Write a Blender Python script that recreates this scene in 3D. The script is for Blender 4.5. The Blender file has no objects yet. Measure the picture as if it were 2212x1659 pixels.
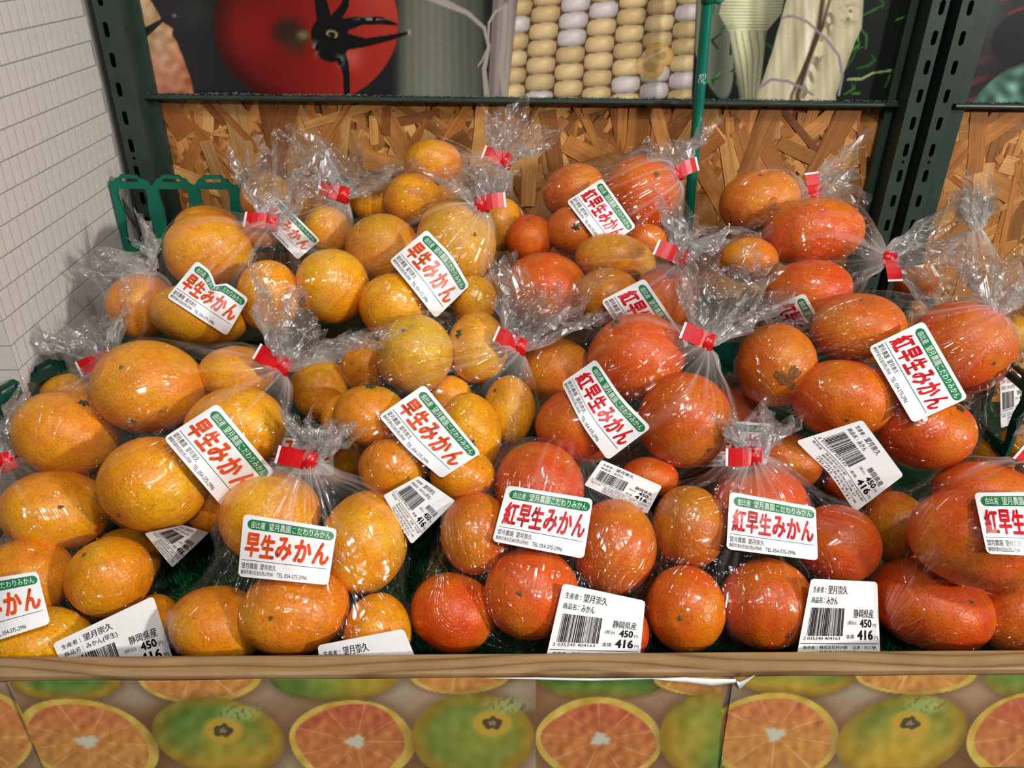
import bpy, bmesh, math, random
import numpy as np
from mathutils import Vector, Matrix
from mathutils.bvhtree import BVHTree

# ------------------------------------------------------------------ camera
W, H = 2212, 1659
F = 1740.0                       # focal length in pixels
ZC = 1.40                        # camera height
PITCH, YAW, ROLL = math.radians(29.5), math.radians(1.7), 0.0165
CAM = np.array([0.0, 0.0, ZC])
fwd = np.array([math.sin(YAW)*math.cos(PITCH), math.cos(YAW)*math.cos(PITCH), -math.sin(PITCH)])
r0 = np.array([math.cos(YAW), -math.sin(YAW), 0.0])
u0 = np.cross(r0, fwd)
RGT = r0*math.cos(ROLL) + u0*math.sin(ROLL)
UP = u0*math.cos(ROLL) - r0*math.sin(ROLL)
FWD = fwd

sc = bpy.context.scene
COL = sc.collection
cd = bpy.data.cameras.new('camera')
cd.sensor_width = 36.0
cd.lens = 36.0*F/W
cd.clip_start = 0.02
cam = bpy.data.objects.new('camera', cd)
COL.objects.link(cam)
cam.matrix_world = Matrix(((RGT[0], UP[0], -FWD[0], 0), (RGT[1], UP[1], -FWD[1], 0), (RGT[2], UP[2], -FWD[2], ZC), (0, 0, 0, 1)))
sc.camera = cam

# ------------------------------------------------------------------ light
wd = bpy.data.worlds.new('world')
sc.world = wd
wd.use_nodes = True
wd.node_tree.nodes['Background'].inputs[0].default_value = (1.0, 0.97, 0.94, 1)
wd.node_tree.nodes['Background'].inputs[1].default_value = 0.045
sc.view_settings.view_transform = 'Standard'
sc.view_settings.look = 'None'
sc.view_settings.exposure = 0.06
sc.view_settings.gamma = 1.0
sc.view_settings.use_curve_mapping = False
sc.cycles.transparent_max_bounces = 24
sc.cycles.max_bounces = 4
sc.cycles.diffuse_bounces = 3
sc.cycles.glossy_bounces = 2
sc.cycles.transmission_bounces = 2
sc.cycles.caustics_reflective = False
sc.cycles.caustics_refractive = False
sc.cycles.use_adaptive_sampling = True
sc.cycles.adaptive_threshold = 0.05
sc.cycles.adaptive_min_samples = 12


def lamp(name, loc, target, power, size, col=(1.0, 0.955, 0.895), shape='DISK', size_y=None, spread=180):
    l = bpy.data.lights.new(name, 'AREA')
    l.shape = shape
    l.size = size
    if size_y:
        l.size_y = size_y
    l.energy = power
    l.color = col
    l.spread = math.radians(spread)
    o = bpy.data.objects.new(name, l)
    o.location = loc
    d = Vector(target) - Vector(loc)
    o.rotation_euler = d.to_track_quat('-Z', 'Y').to_euler()
    COL.objects.link(o)
    return o


lamp('track_spot', (2.2, -0.90, ZC+0.58), (-0.1, 0.72, ZC-0.27), 47, 0.15)
lamp('unseen_ceiling_spot', (0.60, -0.30, ZC+1.25), (0.0, 0.65, ZC-0.3), 13, 0.12)
lamp('unseen_ceiling_spot', (-0.55, -0.50, ZC+1.30), (-0.05, 0.65, ZC-0.3), 4.0, 0.10)
lamp('unseen_ceiling_spot', (0.10, -0.10, ZC+1.35), (0.05, 0.6, ZC-0.4), 3.0, 0.10)  # extra unseen lamp, added for more highlights on the film
lamp('unseen_ceiling_spot', (0.25, -1.3, ZC+1.30), (0.0, 0.6, ZC-0.4), 5.0, 0.12)  # second added lamp out of view, also for film highlights
lamp('ceiling_tube', (0.3, -0.8, ZC+1.30), (0.0, 0.6, ZC-0.3), 5.5, 1.2, col=(0.97, 0.98, 1.0), shape='RECTANGLE', size_y=0.06)

# ------------------------------------------------------------------ maths helpers
rng = np.random.default_rng(7)
random.seed(11)


def ray(x, y):
    return FWD + RGT*((x - W/2)/F) + UP*(-(y - H/2)/F)


def at_depth(x, y, d):
    return CAM + ray(x, y)*d


def on_y(x, y, Y):
    r = ray(x, y)
    return CAM + r*((Y-CAM[1])/r[1])


def on_z(x, y, Z):
    r = ray(x, y)
    return CAM + r*((Z-CAM[2])/r[2])


def on_x(x, y, X):
    r = ray(x, y)
    return CAM + r*((X-CAM[0])/r[0])


def project(P):
    P = np.asarray(P) - CAM
    d = P @ FWD
    return W/2 + F*(P @ RGT)/d, H/2 - F*(P @ UP)/d, d


class SNoise:
    """smooth noise: a sum of random sine waves"""
    def __init__(self, seed, dim=3, n=14, f0=1.0, f1=3.0):
        r = np.random.default_rng(seed)
        k = r.normal(size=(n, dim))
        k /= np.linalg.norm(k, axis=1)[:, None]
        self.k = k*r.uniform(f0, f1, size=(n, 1))
        self.p = r.uniform(0, 6.283, n)
        self.n = n

    def __call__(self, P):
        return np.sin(np.asarray(P) @ self.k.T + self.p).sum(-1)/math.sqrt(self.n*0.5)


def srgb(r, g, b):
    c = np.array([r, g, b], float)/255.0
    return np.where(c <= 0.04045, c/12.92, ((c+0.055)/1.055)**2.4)


def rgba(r, g, b):
    c = srgb(r, g, b)
    return (float(c[0]), float(c[1]), float(c[2]), 1.0)


# ------------------------------------------------------------------ object helpers
def mesh_obj(name, verts, faces, mat=None, parent=None, smooth=False):
    me = bpy.data.meshes.new(name)
    me.from_pydata([tuple(map(float, v)) for v in verts], [], faces)
    if smooth:
        me.polygons.foreach_set('use_smooth', [True]*len(me.polygons))
    me.update()
    return link(name, me, mat, parent)


def link(name, me, mat=None, parent=None):
    o = bpy.data.objects.new(name, me)
    COL.objects.link(o)
    if mat is not None:
        me.materials.clear()
        me.materials.append(mat)
    if parent is not None:
        o.parent = parent
    return o


def empty(name, loc=(0, 0, 0)):
    o = bpy.data.objects.new(name, None)
    o.location = loc
    o.empty_display_size = 0.02
    COL.objects.link(o)
    return o


def tag(o, label=None, cat=None, group=None, kind=None):
    if label:
        o['label'] = label
    if cat:
        o['category'] = cat
    if group:
        o['group'] = group
    if kind:
        o['kind'] = kind
    return o


def set_parent_keep(o, parent):
    o.parent = parent
    o.matrix_parent_inverse = Matrix.Translation(-Vector(parent.location))


class MB:
    def __init__(self):
        self.v = []
        self.f = []

    def add(self, vs, fs):
        n = len(self.v)
        self.v += [tuple(map(float, p)) for p in vs]
        self.f += [tuple(i+n for i in f) for f in fs]

    def box(self, x0, x1, y0, y1, z0, z1):
        self.add([(x0, y0, z0), (x1, y0, z0), (x1, y1, z0), (x0, y1, z0), (x0, y0, z1), (x1, y0, z1), (x1, y1, z1), (x0, y1, z1)],
                 [(0, 3, 2, 1), (4, 5, 6, 7), (0, 1, 5, 4), (1, 2, 6, 5), (2, 3, 7, 6), (3, 0, 4, 7)])

    def obj(self, name, mat=None, parent=None, smooth=False):
        return mesh_obj(name, self.v, self.f, mat, parent, smooth)


def bevel(o, width=0.001, seg=2):
    m = o.modifiers.new('bevel', 'BEVEL')
    m.width = width
    m.segments = seg
    m.limit_method = 'ANGLE'
    return o


def tube(points, radii, seg=12, cap=True):
    P = np.array(points, float)
    n = len(P)
    vs, fs = [], []
    prev = None
    for i in range(n):
        t = P[min(i+1, n-1)] - P[max(i-1, 0)]
        t /= np.linalg.norm(t)
        a = np.array([0, 0, 1.0]) if abs(t[2]) < 0.9 else np.array([1.0, 0, 0])
        if prev is not None:
            a = prev
        u = a - t*(a @ t)
        u /= np.linalg.norm(u)
        prev = u
        w = np.cross(t, u)
        r = radii[i] if hasattr(radii, '__len__') else radii
        for k in range(seg):
            an = 2*math.pi*k/seg
            vs.append(P[i] + u*math.cos(an)*r + w*math.sin(an)*r)
    for i in range(n-1):
        for k in range(seg):
            k2 = (k+1) % seg
            fs.append((i*seg+k, i*seg+k2, (i+1)*seg+k2, (i+1)*seg+k))
    if cap:
        fs.append(tuple(range(seg-1, -1, -1)))
        fs.append(tuple((n-1)*seg+k for k in range(seg)))
    return vs, fs


def curve_mesh(loops, extrude=0.0, name='plate'):
    """a filled flat outline with holes, extruded (local XY plane)"""
    c = bpy.data.curves.new(name, 'CURVE')
    c.dimensions = '2D'
    c.fill_mode = 'BOTH'
    c.extrude = extrude
    for lp in loops:
        s = c.splines.new('POLY')
        s.points.add(len(lp)-1)
        for p, q in zip(s.points, lp):
            p.co = (q[0], q[1], 0, 1)
        s.use_cyclic_u = True
    o = bpy.data.objects.new(name, c)
    COL.objects.link(o)
    dg = bpy.context.evaluated_depsgraph_get()
    me = bpy.data.meshes.new_from_object(o.evaluated_get(dg))
    bpy.data.objects.remove(o)
    bpy.data.curves.remove(c)
    return me


def rrect(x0, x1, y0, y1, r, n=5):
    pts = []
    for cx, cy, a0 in ((x1-r, y1-r, 0), (x0+r, y1-r, 90), (x0+r, y0+r, 180), (x1-r, y0+r, 270)):
        for k in range(n+1):
            a = math.radians(a0 + 90*k/n)
            pts.append((cx+r*math.cos(a), cy+r*math.sin(a)))
    return pts


# ------------------------------------------------------------------ materials
def new_mat(name):
    m = bpy.data.materials.new(name)
    m.use_nodes = True
    nt = m.node_tree
    for n in list(nt.nodes):
        nt.nodes.remove(n)
    out = nt.nodes.new('ShaderNodeOutputMaterial')
    return m, nt, out


def nd(nt, t, **kw):
    n = nt.nodes.new(t)
    for k, v in kw.items():
        if hasattr(n, k) and k not in ('Scale',):
            setattr(n, k, v)
    return n


def L(nt, a, b):
    nt.links.new(a, b)


def ramp(nt, fac, stops):
    r = nt.nodes.new('ShaderNodeValToRGB')
    e = r.color_ramp.elements
    while len(e) < len(stops):
        e.new(0.5)
    for k, (p, c) in enumerate(stops):
        e[k].position = p
        e[k].color = c if len(c) == 4 else (*c, 1)
    L(nt, fac, r.inputs[0])
    return r


def noise(nt, vec, scale, detail=3, rough=0.55, dist=0.0):
    n = nt.nodes.new('ShaderNodeTexNoise')
    n.inputs['Scale'].default_value = scale
    n.inputs['Detail'].default_value = detail
    n.inputs['Roughness'].default_value = rough
    n.inputs['Distortion'].default_value = dist
    if vec is not None:
        L(nt, vec, n.inputs['Vector'])
    return n


def mapping(nt, vec, scale=(1, 1, 1), rot=(0, 0, 0)):
    m = nt.nodes.new('ShaderNodeMapping')
    m.inputs['Scale'].default_value = scale
    m.inputs['Rotation'].default_value = rot
    L(nt, vec, m.inputs['Vector'])
    return m.outputs[0]


def mixc(nt, fac, a, b, blend='MIX'):
    m = nt.nodes.new('ShaderNodeMix')
    m.data_type = 'RGBA'
    m.blend_type = blend
    for sock, v in ((m.inputs['Factor'], fac), (m.inputs['A'], a), (m.inputs['B'], b)):
        pass
    fs = [s for s in m.inputs if s.name == 'Factor' and s.type == 'VALUE'][0]
    As = [s for s in m.inputs if s.name == 'A' and s.type == 'RGBA'][0]
    Bs = [s for s in m.inputs if s.name == 'B' and s.type == 'RGBA'][0]
    for s, v in ((fs, fac), (As, a), (Bs, b)):
        if isinstance(v, (int, float)):
            s.default_value = v
        elif isinstance(v, (tuple, list)):
            s.default_value = v
        else:
            L(nt, v, s)
    return [s for s in m.outputs if s.type == 'RGBA'][0]


def math_n(nt, op, a, b=None, clamp=False):
    m = nt.nodes.new('ShaderNodeMath')
    m.operation = op
    m.use_clamp = clamp
    for s, v in ((m.inputs[0], a), (m.inputs[1], b)):
        if v is None:
            continue
        if isinstance(v, (int, float)):
            s.default_value = v
        else:
            L(nt, v, s)
    return m.outputs[0]


def bump(nt, h, strength=0.3, dist=0.001, normal=None):
    b = nt.nodes.new('ShaderNodeBump')
    b.inputs['Strength'].default_value = strength
    b.inputs['Distance'].default_value = dist
    L(nt, h, b.inputs['Height'])
    if normal is not None:
        L(nt, normal, b.inputs['Normal'])
    return b.outputs[0]


def principled(nt, out, base=None, rough=0.5, spec=0.5, normal=None, metallic=0.0):
    p = nt.nodes.new('ShaderNodeBsdfPrincipled')
    if isinstance(base, (tuple, list)):
        p.inputs['Base Color'].default_value = base
    elif base is not None:
        L(nt, base, p.inputs['Base Color'])
    if isinstance(rough, (int, float)):
        p.inputs['Roughness'].default_value = rough
    else:
        L(nt, rough, p.inputs['Roughness'])
    p.inputs['Specular IOR Level'].default_value = spec
    p.inputs['Metallic'].default_value = metallic
    if normal is not None:
        L(nt, normal, p.inputs['Normal'])
    L(nt, p.outputs[0], out.inputs[0])
    return p


def simple_mat(name, col, rough=0.5, spec=0.5, var=0.08, nscale=60.0, bumpd=0.0003):
    m, nt, out = new_mat(name)
    tc = nd(nt, 'ShaderNodeTexCoord')
    n = noise(nt, tc.outputs['Object'], nscale, 4)
    c2 = tuple(max(0, c*(1-2.2*var)) for c in col[:3]) + (1,)
    c3 = tuple(min(1, c*(1+1.2*var)) for c in col[:3]) + (1,)
    r = ramp(nt, n.outputs[0], [(0.3, c2), (0.7, c3)])
    principled(nt, out, r.outputs[0], rough, spec, bump(nt, n.outputs[0], 0.25, bumpd))
    return m


def vcol_mat(name, attr='paint', rough=0.4, spec=0.4, bumps=0.0002):
    m, nt, out = new_mat(name)
    a = nd(nt, 'ShaderNodeAttribute')
    a.attribute_name = attr
    tc = nd(nt, 'ShaderNodeTexCoord')
    n = noise(nt, tc.outputs['Object'], 700, 2)
    f = noise(nt, tc.outputs['Object'], 1400, 2)
    fr = ramp(nt, f.outputs[0], [(0.3, (0.86, 0.86, 0.86, 1)), (0.7, (1.1, 1.1, 1.1, 1))])
    c = mixc(nt, 1.0, a.outputs['Color'], fr.outputs[0], 'MULTIPLY')
    principled(nt, out, c, rough, spec, bump(nt, n.outputs[0], 0.15, bumps))
    return m


def peel_mat():
    m, nt, out = new_mat('mandarin_peel')
    oi = nd(nt, 'ShaderNodeObjectInfo')
    tc = nd(nt, 'ShaderNodeTexCoord')
    off = nd(nt, 'ShaderNodeVectorMath')
    off.operation = 'ADD'
    sc_ = nd(nt, 'ShaderNodeVectorMath')
    sc_.operation = 'SCALE'
    comb = nd(nt, 'ShaderNodeCombineXYZ')
    for k in range(3):
        L(nt, oi.outputs['Random'], comb.inputs[k])
    L(nt, comb.outputs[0], sc_.inputs[0])
    sc_.inputs['Scale'].default_value = 7.3
    L(nt, tc.outputs['Object'], off.inputs[0])
    L(nt, sc_.outputs[0], off.inputs[1])
    v = off.outputs[0]
    big = noise(nt, v, 22, 2, 0.5)
    br = ramp(nt, big.outputs[0], [(0.42, (0, 0, 0, 1)), (0.70, (1, 1, 1, 1))])
    hs = nd(nt, 'ShaderNodeHueSaturation')
    hs.inputs['Hue'].default_value = 0.524
    hs.inputs['Saturation'].default_value = 1.0
    hs.inputs['Value'].default_value = 1.02
    L(nt, oi.outputs['Color'], hs.inputs['Color'])
    c1 = mixc(nt, br.outputs[0], oi.outputs['Color'], hs.outputs[0])
    mid = noise(nt, v, 110, 3, 0.6)
    mr = ramp(nt, mid.outputs[0], [(0.35, (0.86, 0.82, 0.80, 1)), (0.65, (1.07, 1.05, 1.0, 1))])
    c2 = mixc(nt, 1.0, c1, mr.outputs[0], 'MULTIPLY')
    vo = nd(nt, 'ShaderNodeTexVoronoi')
    vo.inputs['Scale'].default_value = 430
    L(nt, v, vo.inputs['Vector'])
    pr = ramp(nt, vo.outputs['Distance'], [(0.08, (0.55, 0.44, 0.35, 1)), (0.38, (1, 1, 1, 1))])
    c3 = mixc(nt, 0.75, c2, pr.outputs[0], 'MULTIPLY')
    # sparse dark flecks
    vf = nd(nt, 'ShaderNodeTexVoronoi')
    vf.inputs['Scale'].default_value = 75
    L(nt, v, vf.inputs['Vector'])
    fr = ramp(nt, vf.outputs['Distance'], [(0.045, (0.35, 0.28, 0.2, 1)), (0.085, (1, 1, 1, 1))])
    c4 = mixc(nt, 0.7, c3, fr.outputs[0], 'MULTIPLY')
    b1 = bump(nt, vo.outputs['Distance'], 0.35, 0.0007)
    b2 = bump(nt, mid.outputs[0], 0.35, 0.0012, b1)
    p = principled(nt, out, c4, 0.40, 0.36, b2)
    return m


def film_mat(name='clear_film', base=0.035, hz_gain=1.0, bscale=1.0, rough=0.1):
    m, nt, out = new_mat(name)
    at = nd(nt, 'ShaderNodeAttribute')
    at.attribute_name = 'pl'
    hz = nd(nt, 'ShaderNodeAttribute')
    hz.attribute_name = 'hz'
    tc = nd(nt, 'ShaderNodeTexCoord')
    def ridge(fac, w):
        a_ = math_n(nt, 'ABSOLUTE', math_n(nt, 'SUBTRACT', fac, 0.5))
        r_ = math_n(nt, 'SUBTRACT', 1.0, math_n(nt, 'DIVIDE', a_, w), True)
        return math_n(nt, 'POWER', r_, 1.5)
    n1 = noise(nt, mapping(nt, at.outputs['Vector'], (9.0, 9.0, 0.8)), 1.6, 2, 0.5, 0.15)
    n2 = noise(nt, mapping(nt, tc.outputs['Object'], (1, 0.6, 1.3), (0.3, 0.9, 0.2)), 19, 1, 0.5, 1.2)
    n3 = noise(nt, mapping(nt, tc.outputs['Object'], (1, 1, 0.25), (0.5, 0.3, 0.8)), 52, 1, 0.5, 0.5)
    lowf = noise(nt, tc.outputs['Object'], 17, 2, 0.5, 0.6)
    b = bump(nt, ridge(n1.outputs[0], 0.05), 1.0, 0.0011*bscale)
    b = bump(nt, ridge(n2.outputs[0], 0.032), 1.0, 0.0017*bscale, b)
    b = bump(nt, ridge(n3.outputs[0], 0.03), 1.0, 0.0005*bscale, b)
    b = bump(nt, lowf.outputs[0], 1.0, 0.0060*bscale, b)
    tr = nd(nt, 'ShaderNodeBsdfTransparent')
    tr.inputs[0].default_value = (0.985, 0.985, 0.985, 1)
    gl = nd(nt, 'ShaderNodeBsdfGlossy')
    gl.inputs['Color'].default_value = (1, 1, 1, 1)
    gl.inputs['Roughness'].default_value = rough
    L(nt, b, gl.inputs['Normal'])
    lw = nd(nt, 'ShaderNodeLayerWeight')
    lw.inputs['Blend'].default_value = 0.5
    L(nt, b, lw.inputs['Normal'])
    f3 = math_n(nt, 'POWER', lw.outputs['Facing'], 4.0)
    fac = math_n(nt, 'ADD', math_n(nt, 'MULTIPLY', f3, 0.26), base, True)
    ms = nd(nt, 'ShaderNodeMixShader')
    L(nt, fac, ms.inputs[0])
    L(nt, tr.outputs[0], ms.inputs[1])
    L(nt, gl.outputs[0], ms.inputs[2])
    # milky look where the film is gathered
    df = nd(nt, 'ShaderNodeBsdfDiffuse')
    df.inputs[0].default_value = (0.86, 0.86, 0.86, 1)
    tl = nd(nt, 'ShaderNodeBsdfTranslucent')
    tl.inputs[0].default_value = (0.86, 0.86, 0.86, 1)
    dm = nd(nt, 'ShaderNodeMixShader')
    dm.inputs[0].default_value = 0.45
    L(nt, df.outputs[0], dm.inputs[1])
    L(nt, tl.outputs[0], dm.inputs[2])
    m2 = nd(nt, 'ShaderNodeMixShader')
    hn = math_n(nt, 'MULTIPLY', hz.outputs['Fac'], hz_gain, True)
    L(nt, hn, m2.inputs[0])
    L(nt, ms.outputs[0], m2.inputs[1])
    L(nt, dm.outputs[0], m2.inputs[2])
    L(nt, m2.outputs[0], out.inputs[0])
    return m


def wood_flake_mat():
    m, nt, out = new_mat('wood_flake')
    uv = nd(nt, 'ShaderNodeAttribute')
    uv.attribute_name = 'grain'
    ti = nd(nt, 'ShaderNodeAttribute')
    ti.attribute_name = 'tint'
    g = noise(nt, mapping(nt, uv.outputs['Vector'], (9, 420, 1)), 1.0, 4, 0.6, 0.15)
    r = ramp(nt, g.outputs[0], [(0.28, (0.60, 0.50, 0.40, 1)), (0.5, (0.95, 0.93, 0.9, 1)), (0.75, (1.12, 1.1, 1.05, 1))])
    c = mixc(nt, 1.0, ti.outputs['Color'], r.outputs[0], 'MULTIPLY')
    blot = noise(nt, mapping(nt, uv.outputs['Vector'], (30, 60, 1)), 1.0, 3)
    br = ramp(nt, blot.outputs[0], [(0.35, (0.8, 0.74, 0.66, 1)), (0.6, (1.05, 1.03, 1.0, 1))])
    c = mixc(nt, 0.8, c, br.outputs[0], 'MULTIPLY')
    principled(nt, out, c, 0.5, 0.45, bump(nt, g.outputs[0], 0.4, 0.0006))
    return m


def board_wood_mat():
    m, nt, out = new_mat('board_wood')
    tc = nd(nt, 'ShaderNodeTexCoord')
    warp = noise(nt, mapping(nt, tc.outputs['Object'], (2.6, 8, 8)), 1.0, 2)
    wv = nd(nt, 'ShaderNodeTexWave')
    wv.wave_type = 'BANDS'
    wv.bands_direction = 'Y'
    wv.inputs['Scale'].default_value = 34
    wv.inputs['Distortion'].default_value = 0
    add = nd(nt, 'ShaderNodeVectorMath')
    add.operation = 'ADD'
    cm = nd(nt, 'ShaderNodeCombineXYZ')
    L(nt, math_n(nt, 'MULTIPLY', warp.outputs[0], 0.055), cm.inputs[1])
    L(nt, tc.outputs['Object'], add.inputs[0])
    L(nt, cm.outputs[0], add.inputs[1])
    L(nt, add.outputs[0], wv.inputs['Vector'])
    r = ramp(nt, wv.outputs['Fac'], [(0.0, rgba(132, 102, 68)), (0.16, rgba(160, 130, 92)), (1.0, rgba(172, 142, 102))])
    fine = noise(nt, mapping(nt, tc.outputs['Object'], (14, 700, 700)), 1.0, 3)
    fr = ramp(nt, fine.outputs[0], [(0.3, (0.8, 0.78, 0.74, 1)), (0.7, (1.08, 1.06, 1.03, 1))])
    c = mixc(nt, 0.9, r.outputs[0], fr.outputs[0], 'MULTIPLY')
    wear = noise(nt, tc.outputs['Object'], 26, 4)
    wr = ramp(nt, wear.outputs[0], [(0.35, (0.78, 0.76, 0.74, 1)), (0.6, (1, 1, 1, 1))])
    c = mixc(nt, 0.7, c, wr.outputs[0], 'MULTIPLY')
    principled(nt, out, c, 0.5, 0.35, bump(nt, fine.outputs[0], 0.3, 0.0004))
    return m


M = dict(
    peel=peel_mat(), film=film_mat('clear_film', 0.048, 1.0, 1.0, 0.13), tailfilm=film_mat('crumpled_film', 0.10, 1.0, 1.3, 0.21),
    tape=simple_mat('red_tape', rgba(205, 18, 24), 0.3, 0.5, 0.05, 200),
    tapewhite=simple_mat('white_tape_end', rgba(232, 228, 232), 0.4, 0.5, 0.03, 200),
    sticker=simple_mat('sticker_paper', rgba(243, 244, 247), 0.35, 0.45, 0.015, 300, 0.0001),
    price=simple_mat('price_label_paper', rgba(240, 241, 243), 0.5, 0.35, 0.015, 300, 0.0001),
    green_ink=simple_mat('green_ink', rgba(30, 122, 72), 0.35, 0.45, 0.03, 200, 0.0001),
    white_ink=simple_mat('white_ink', rgba(240, 244, 240), 0.4, 0.4, 0.01, 200, 0.0001),
    orange_ink=simple_mat('orange_ink', rgba(232, 82, 32), 0.35, 0.45, 0.03, 200, 0.0001),
    red_ink=simple_mat('red_ink', rgba(214, 24, 36), 0.35, 0.45, 0.03, 200, 0.0001),
    black_ink=simple_mat('black_ink', rgba(34, 32, 34), 0.4, 0.4, 0.05, 200, 0.0001),
    flake=wood_flake_mat(),
    osb_base=simple_mat('board_core', rgba(120, 78, 38), 0.7, 0.3, 0.2, 120),
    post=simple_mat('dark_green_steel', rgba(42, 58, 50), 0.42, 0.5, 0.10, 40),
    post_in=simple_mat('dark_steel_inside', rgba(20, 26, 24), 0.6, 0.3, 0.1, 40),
    rail=simple_mat('dark_green_rail', rgba(36, 52, 44), 0.35, 0.5, 0.1, 60),
    dust=simple_mat('grey_dust', rgba(110, 110, 108), 0.95, 0.1, 0.2, 400),
    teal=simple_mat('teal_plastic', rgba(0, 104, 84), 0.38, 0.5, 0.06, 50),
    pole=simple_mat('teal_pole_plastic', rgba(0, 106, 86), 0.35, 0.5, 0.08, 40),
    polewear=simple_mat('worn_white_scuff', rgba(150, 180, 168), 0.6, 0.3, 0.2, 500),
    crate_dark=simple_mat('dark_teal_plastic', rgba(6, 72, 60), 0.4, 0.5, 0.06, 50),
    brick=simple_mat('white_brick_paper', rgba(208, 205, 199), 0.75, 0.25, 0.03, 90, 0.0006),
    mortar=simple_mat('pale_grey_joint', rgba(156, 155, 151), 0.85, 0.2, 0.03, 90),
    turf_base=simple_mat('turf_backing', rgba(8, 46, 26), 0.9, 0.2, 0.1, 60),
    turf=simple_mat('turf_blade', rgba(10, 132, 72), 0.45, 0.5, 0.25, 900),
    stand=simple_mat('stand_board', rgba(120, 92, 64), 0.7, 0.3, 0.1, 20),
    dark=simple_mat('dark_backing', rgba(24, 26, 25), 0.8, 0.2, 0.1, 20),
    wood=board_wood_mat(),
    paper=simple_mat('white_paper', rgba(232, 234, 234), 0.6, 0.3, 0.02, 60, 0.0001),
    poster=vcol_mat('poster_print', 'paint', 0.32, 0.45),
    sheet=vcol_mat('sheet_print', 'paint', 0.38, 0.45),
    scar=simple_mat('stem_scar', rgba(112, 96, 58), 0.8, 0.2, 0.3, 900, 0.0008),
    calyx=simple_mat('green_calyx', rgba(52, 74, 32), 0.6, 0.3, 0.3, 700, 0.0008),
    dull=simple_mat('dull_skin_patch', rgba(196, 112, 44), 0.7, 0.2, 0.2, 300, 0.0005),
    scab=simple_mat('brown_scab', rgba(138, 86, 44), 0.75, 0.2, 0.25, 500, 0.0008),
    floor=simple_mat('floor_vinyl', rgba(150, 145, 138), 0.5, 0.4, 0.05, 5),
)

# ------------------------------------------------------------------ setting
D = 0.90                                        # back panel distance
P_edge = on_y(176, 0, D-0.034)                  # where the brick wall meets the left post
XW = float(P_edge[0])
corner = on_x(27, 760, XW)                      # front vertical corner of the brick column
YC = float(corner[1])

fl = MB()
fl.box(-2.5, 2.5, -2.0, 1.6, -0.05, 0.0)
tag(fl.obj('floor', M['floor']), kind='structure')
wb = MB()
wb.box(-2.5, 2.5, D+0.03, D+0.13, 0.0, 2.6)
tag(wb.obj('wall_back', M['dark']), kind='structure')

# --- left brick column: mortar core, every brick its own piece
wl = MB()
wl.box(XW-0.55, XW, YC, D+0.03, 0.0, 2.4)
wall_left = wl.obj('wall_left', M['mortar'])
tag(wall_left, kind='structure')
BW, BH, JT = 0.0132, 0.0225, 0.0013


def brick_box(L_, H_, T=0.0002, b=0.0001):
    x, z = L_/2, H_/2
    vs = [(-x, 0, -z), (x, 0, -z), (x, 0, z), (-x, 0, z), (-x+b, -T, -z+b), (x-b, -T, -z+b), (x-b, -T, z-b), (-x+b, -T, z-b)]
    fs = [(4, 5, 6, 7), (0, 1, 5, 4), (1, 2, 6, 5), (2, 3, 7, 6), (3, 0, 4, 7)]
    return vs, fs


bricks = []
z = ZC-0.62
row = 0
while z < ZC+0.30:
    y = YC + (0.5*BW if row % 2 else 0.0)
    y -= BW
    while y < D-0.03:
        a, b = max(y, YC), min(y+BW, D-0.032)
        if b-a > 0.004:
            c = np.array([XW, (a+b)/2, z+BH/2])
            bricks.append((c, b-a-JT*0.95, 'side'))
        y += BW
    x = XW - (0.3*BW if row % 2 else 0.8*BW)
    first = True
    x = XW
    wseg = 0.5*BW*2.5 if row % 2 else BW*2.5
    while x > XW-0.16:
        bricks.append((np.array([x-wseg/2, YC, z+BH/2]), wseg-JT*0.7, 'front'))
        x -= wseg
        wseg = BW*2.5
    z += BH
    row += 1


def brick_key(b):
    px, py, d = project(b[0])
    inside = -30 < px < 300 and -30 < py < 960
    return (0 if inside else 1, d)


bricks.sort(key=brick_key)
rest = MB()
bm_cache = {}
Rside = Matrix(((0, -1, 0), (1, 0, 0), (0, 0, 1)))     # local -Y (outwards) -> +X
for k, (c, ln, kind) in enumerate(bricks):
    key = round(ln, 4)
    if k < 300:
        if key not in bm_cache:
            vs, fs = brick_box(key, BH-JT)
            me = bpy.data.meshes.new('brick')
            me.from_pydata(vs, [], fs)
            me.materials.append(M['brick'])
            bm_cache[key] = me
        o = bpy.data.objects.new('brick', bm_cache[key])
        COL.objects.link(o)
        o.parent = wall_left
        o.location = c
        if kind == 'side':
            o.rotation_euler = (0, 0, math.pi/2)
    else:
        vs, fs = brick_box(ln, BH-JT)
        if kind == 'side':
            vs = [(-v[1], v[0], v[2]) for v in vs]
        rest.add([np.array(v)+c for v in vs], fs)
ro = rest.obj('brick_rows', M['brick'], wall_left)
ro['kind'] = 'stuff'

# --- display stand body, wooden front board
YB = 0.395                                       # back face of the front board
eL, eR = on_y(300, 1420, YB), on_y(1900, 1399, YB)
ZB = float((eL[2]+eR[2])/2)
pf = on_z(1106, 1452, ZB)
YF = float(pf[1])
XL, XR = -1.05, 1.15
bt = MB()
bt.box(XL, XR, YF, YB, ZB-0.125, ZB)
batten = bevel(bt.obj('wooden_batten', M['wood']), 0.002, 3)
tag(batten, 'long pale wooden board edging the front of the fruit display', 'board')
BED_A = np.array([0, 0.40, ZB-0.066])
PA = np.array([0.445, float(on_y(1106, 1310, 0.445)[2])])     # surface of the pile: front and back fruit
PB2 = np.array([0.80, float(on_y(1106, 430, 0.80)[2])])
PSL = (PB2[1]-PA[1])/(PB2[0]-PA[0])
STEP = [(0.60, float(PA[1]+PSL*(0.60-PA[0])-0.080)), (0.725, float(PA[1]+PSL*(0.725-PA[0])-0.080))]


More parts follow.
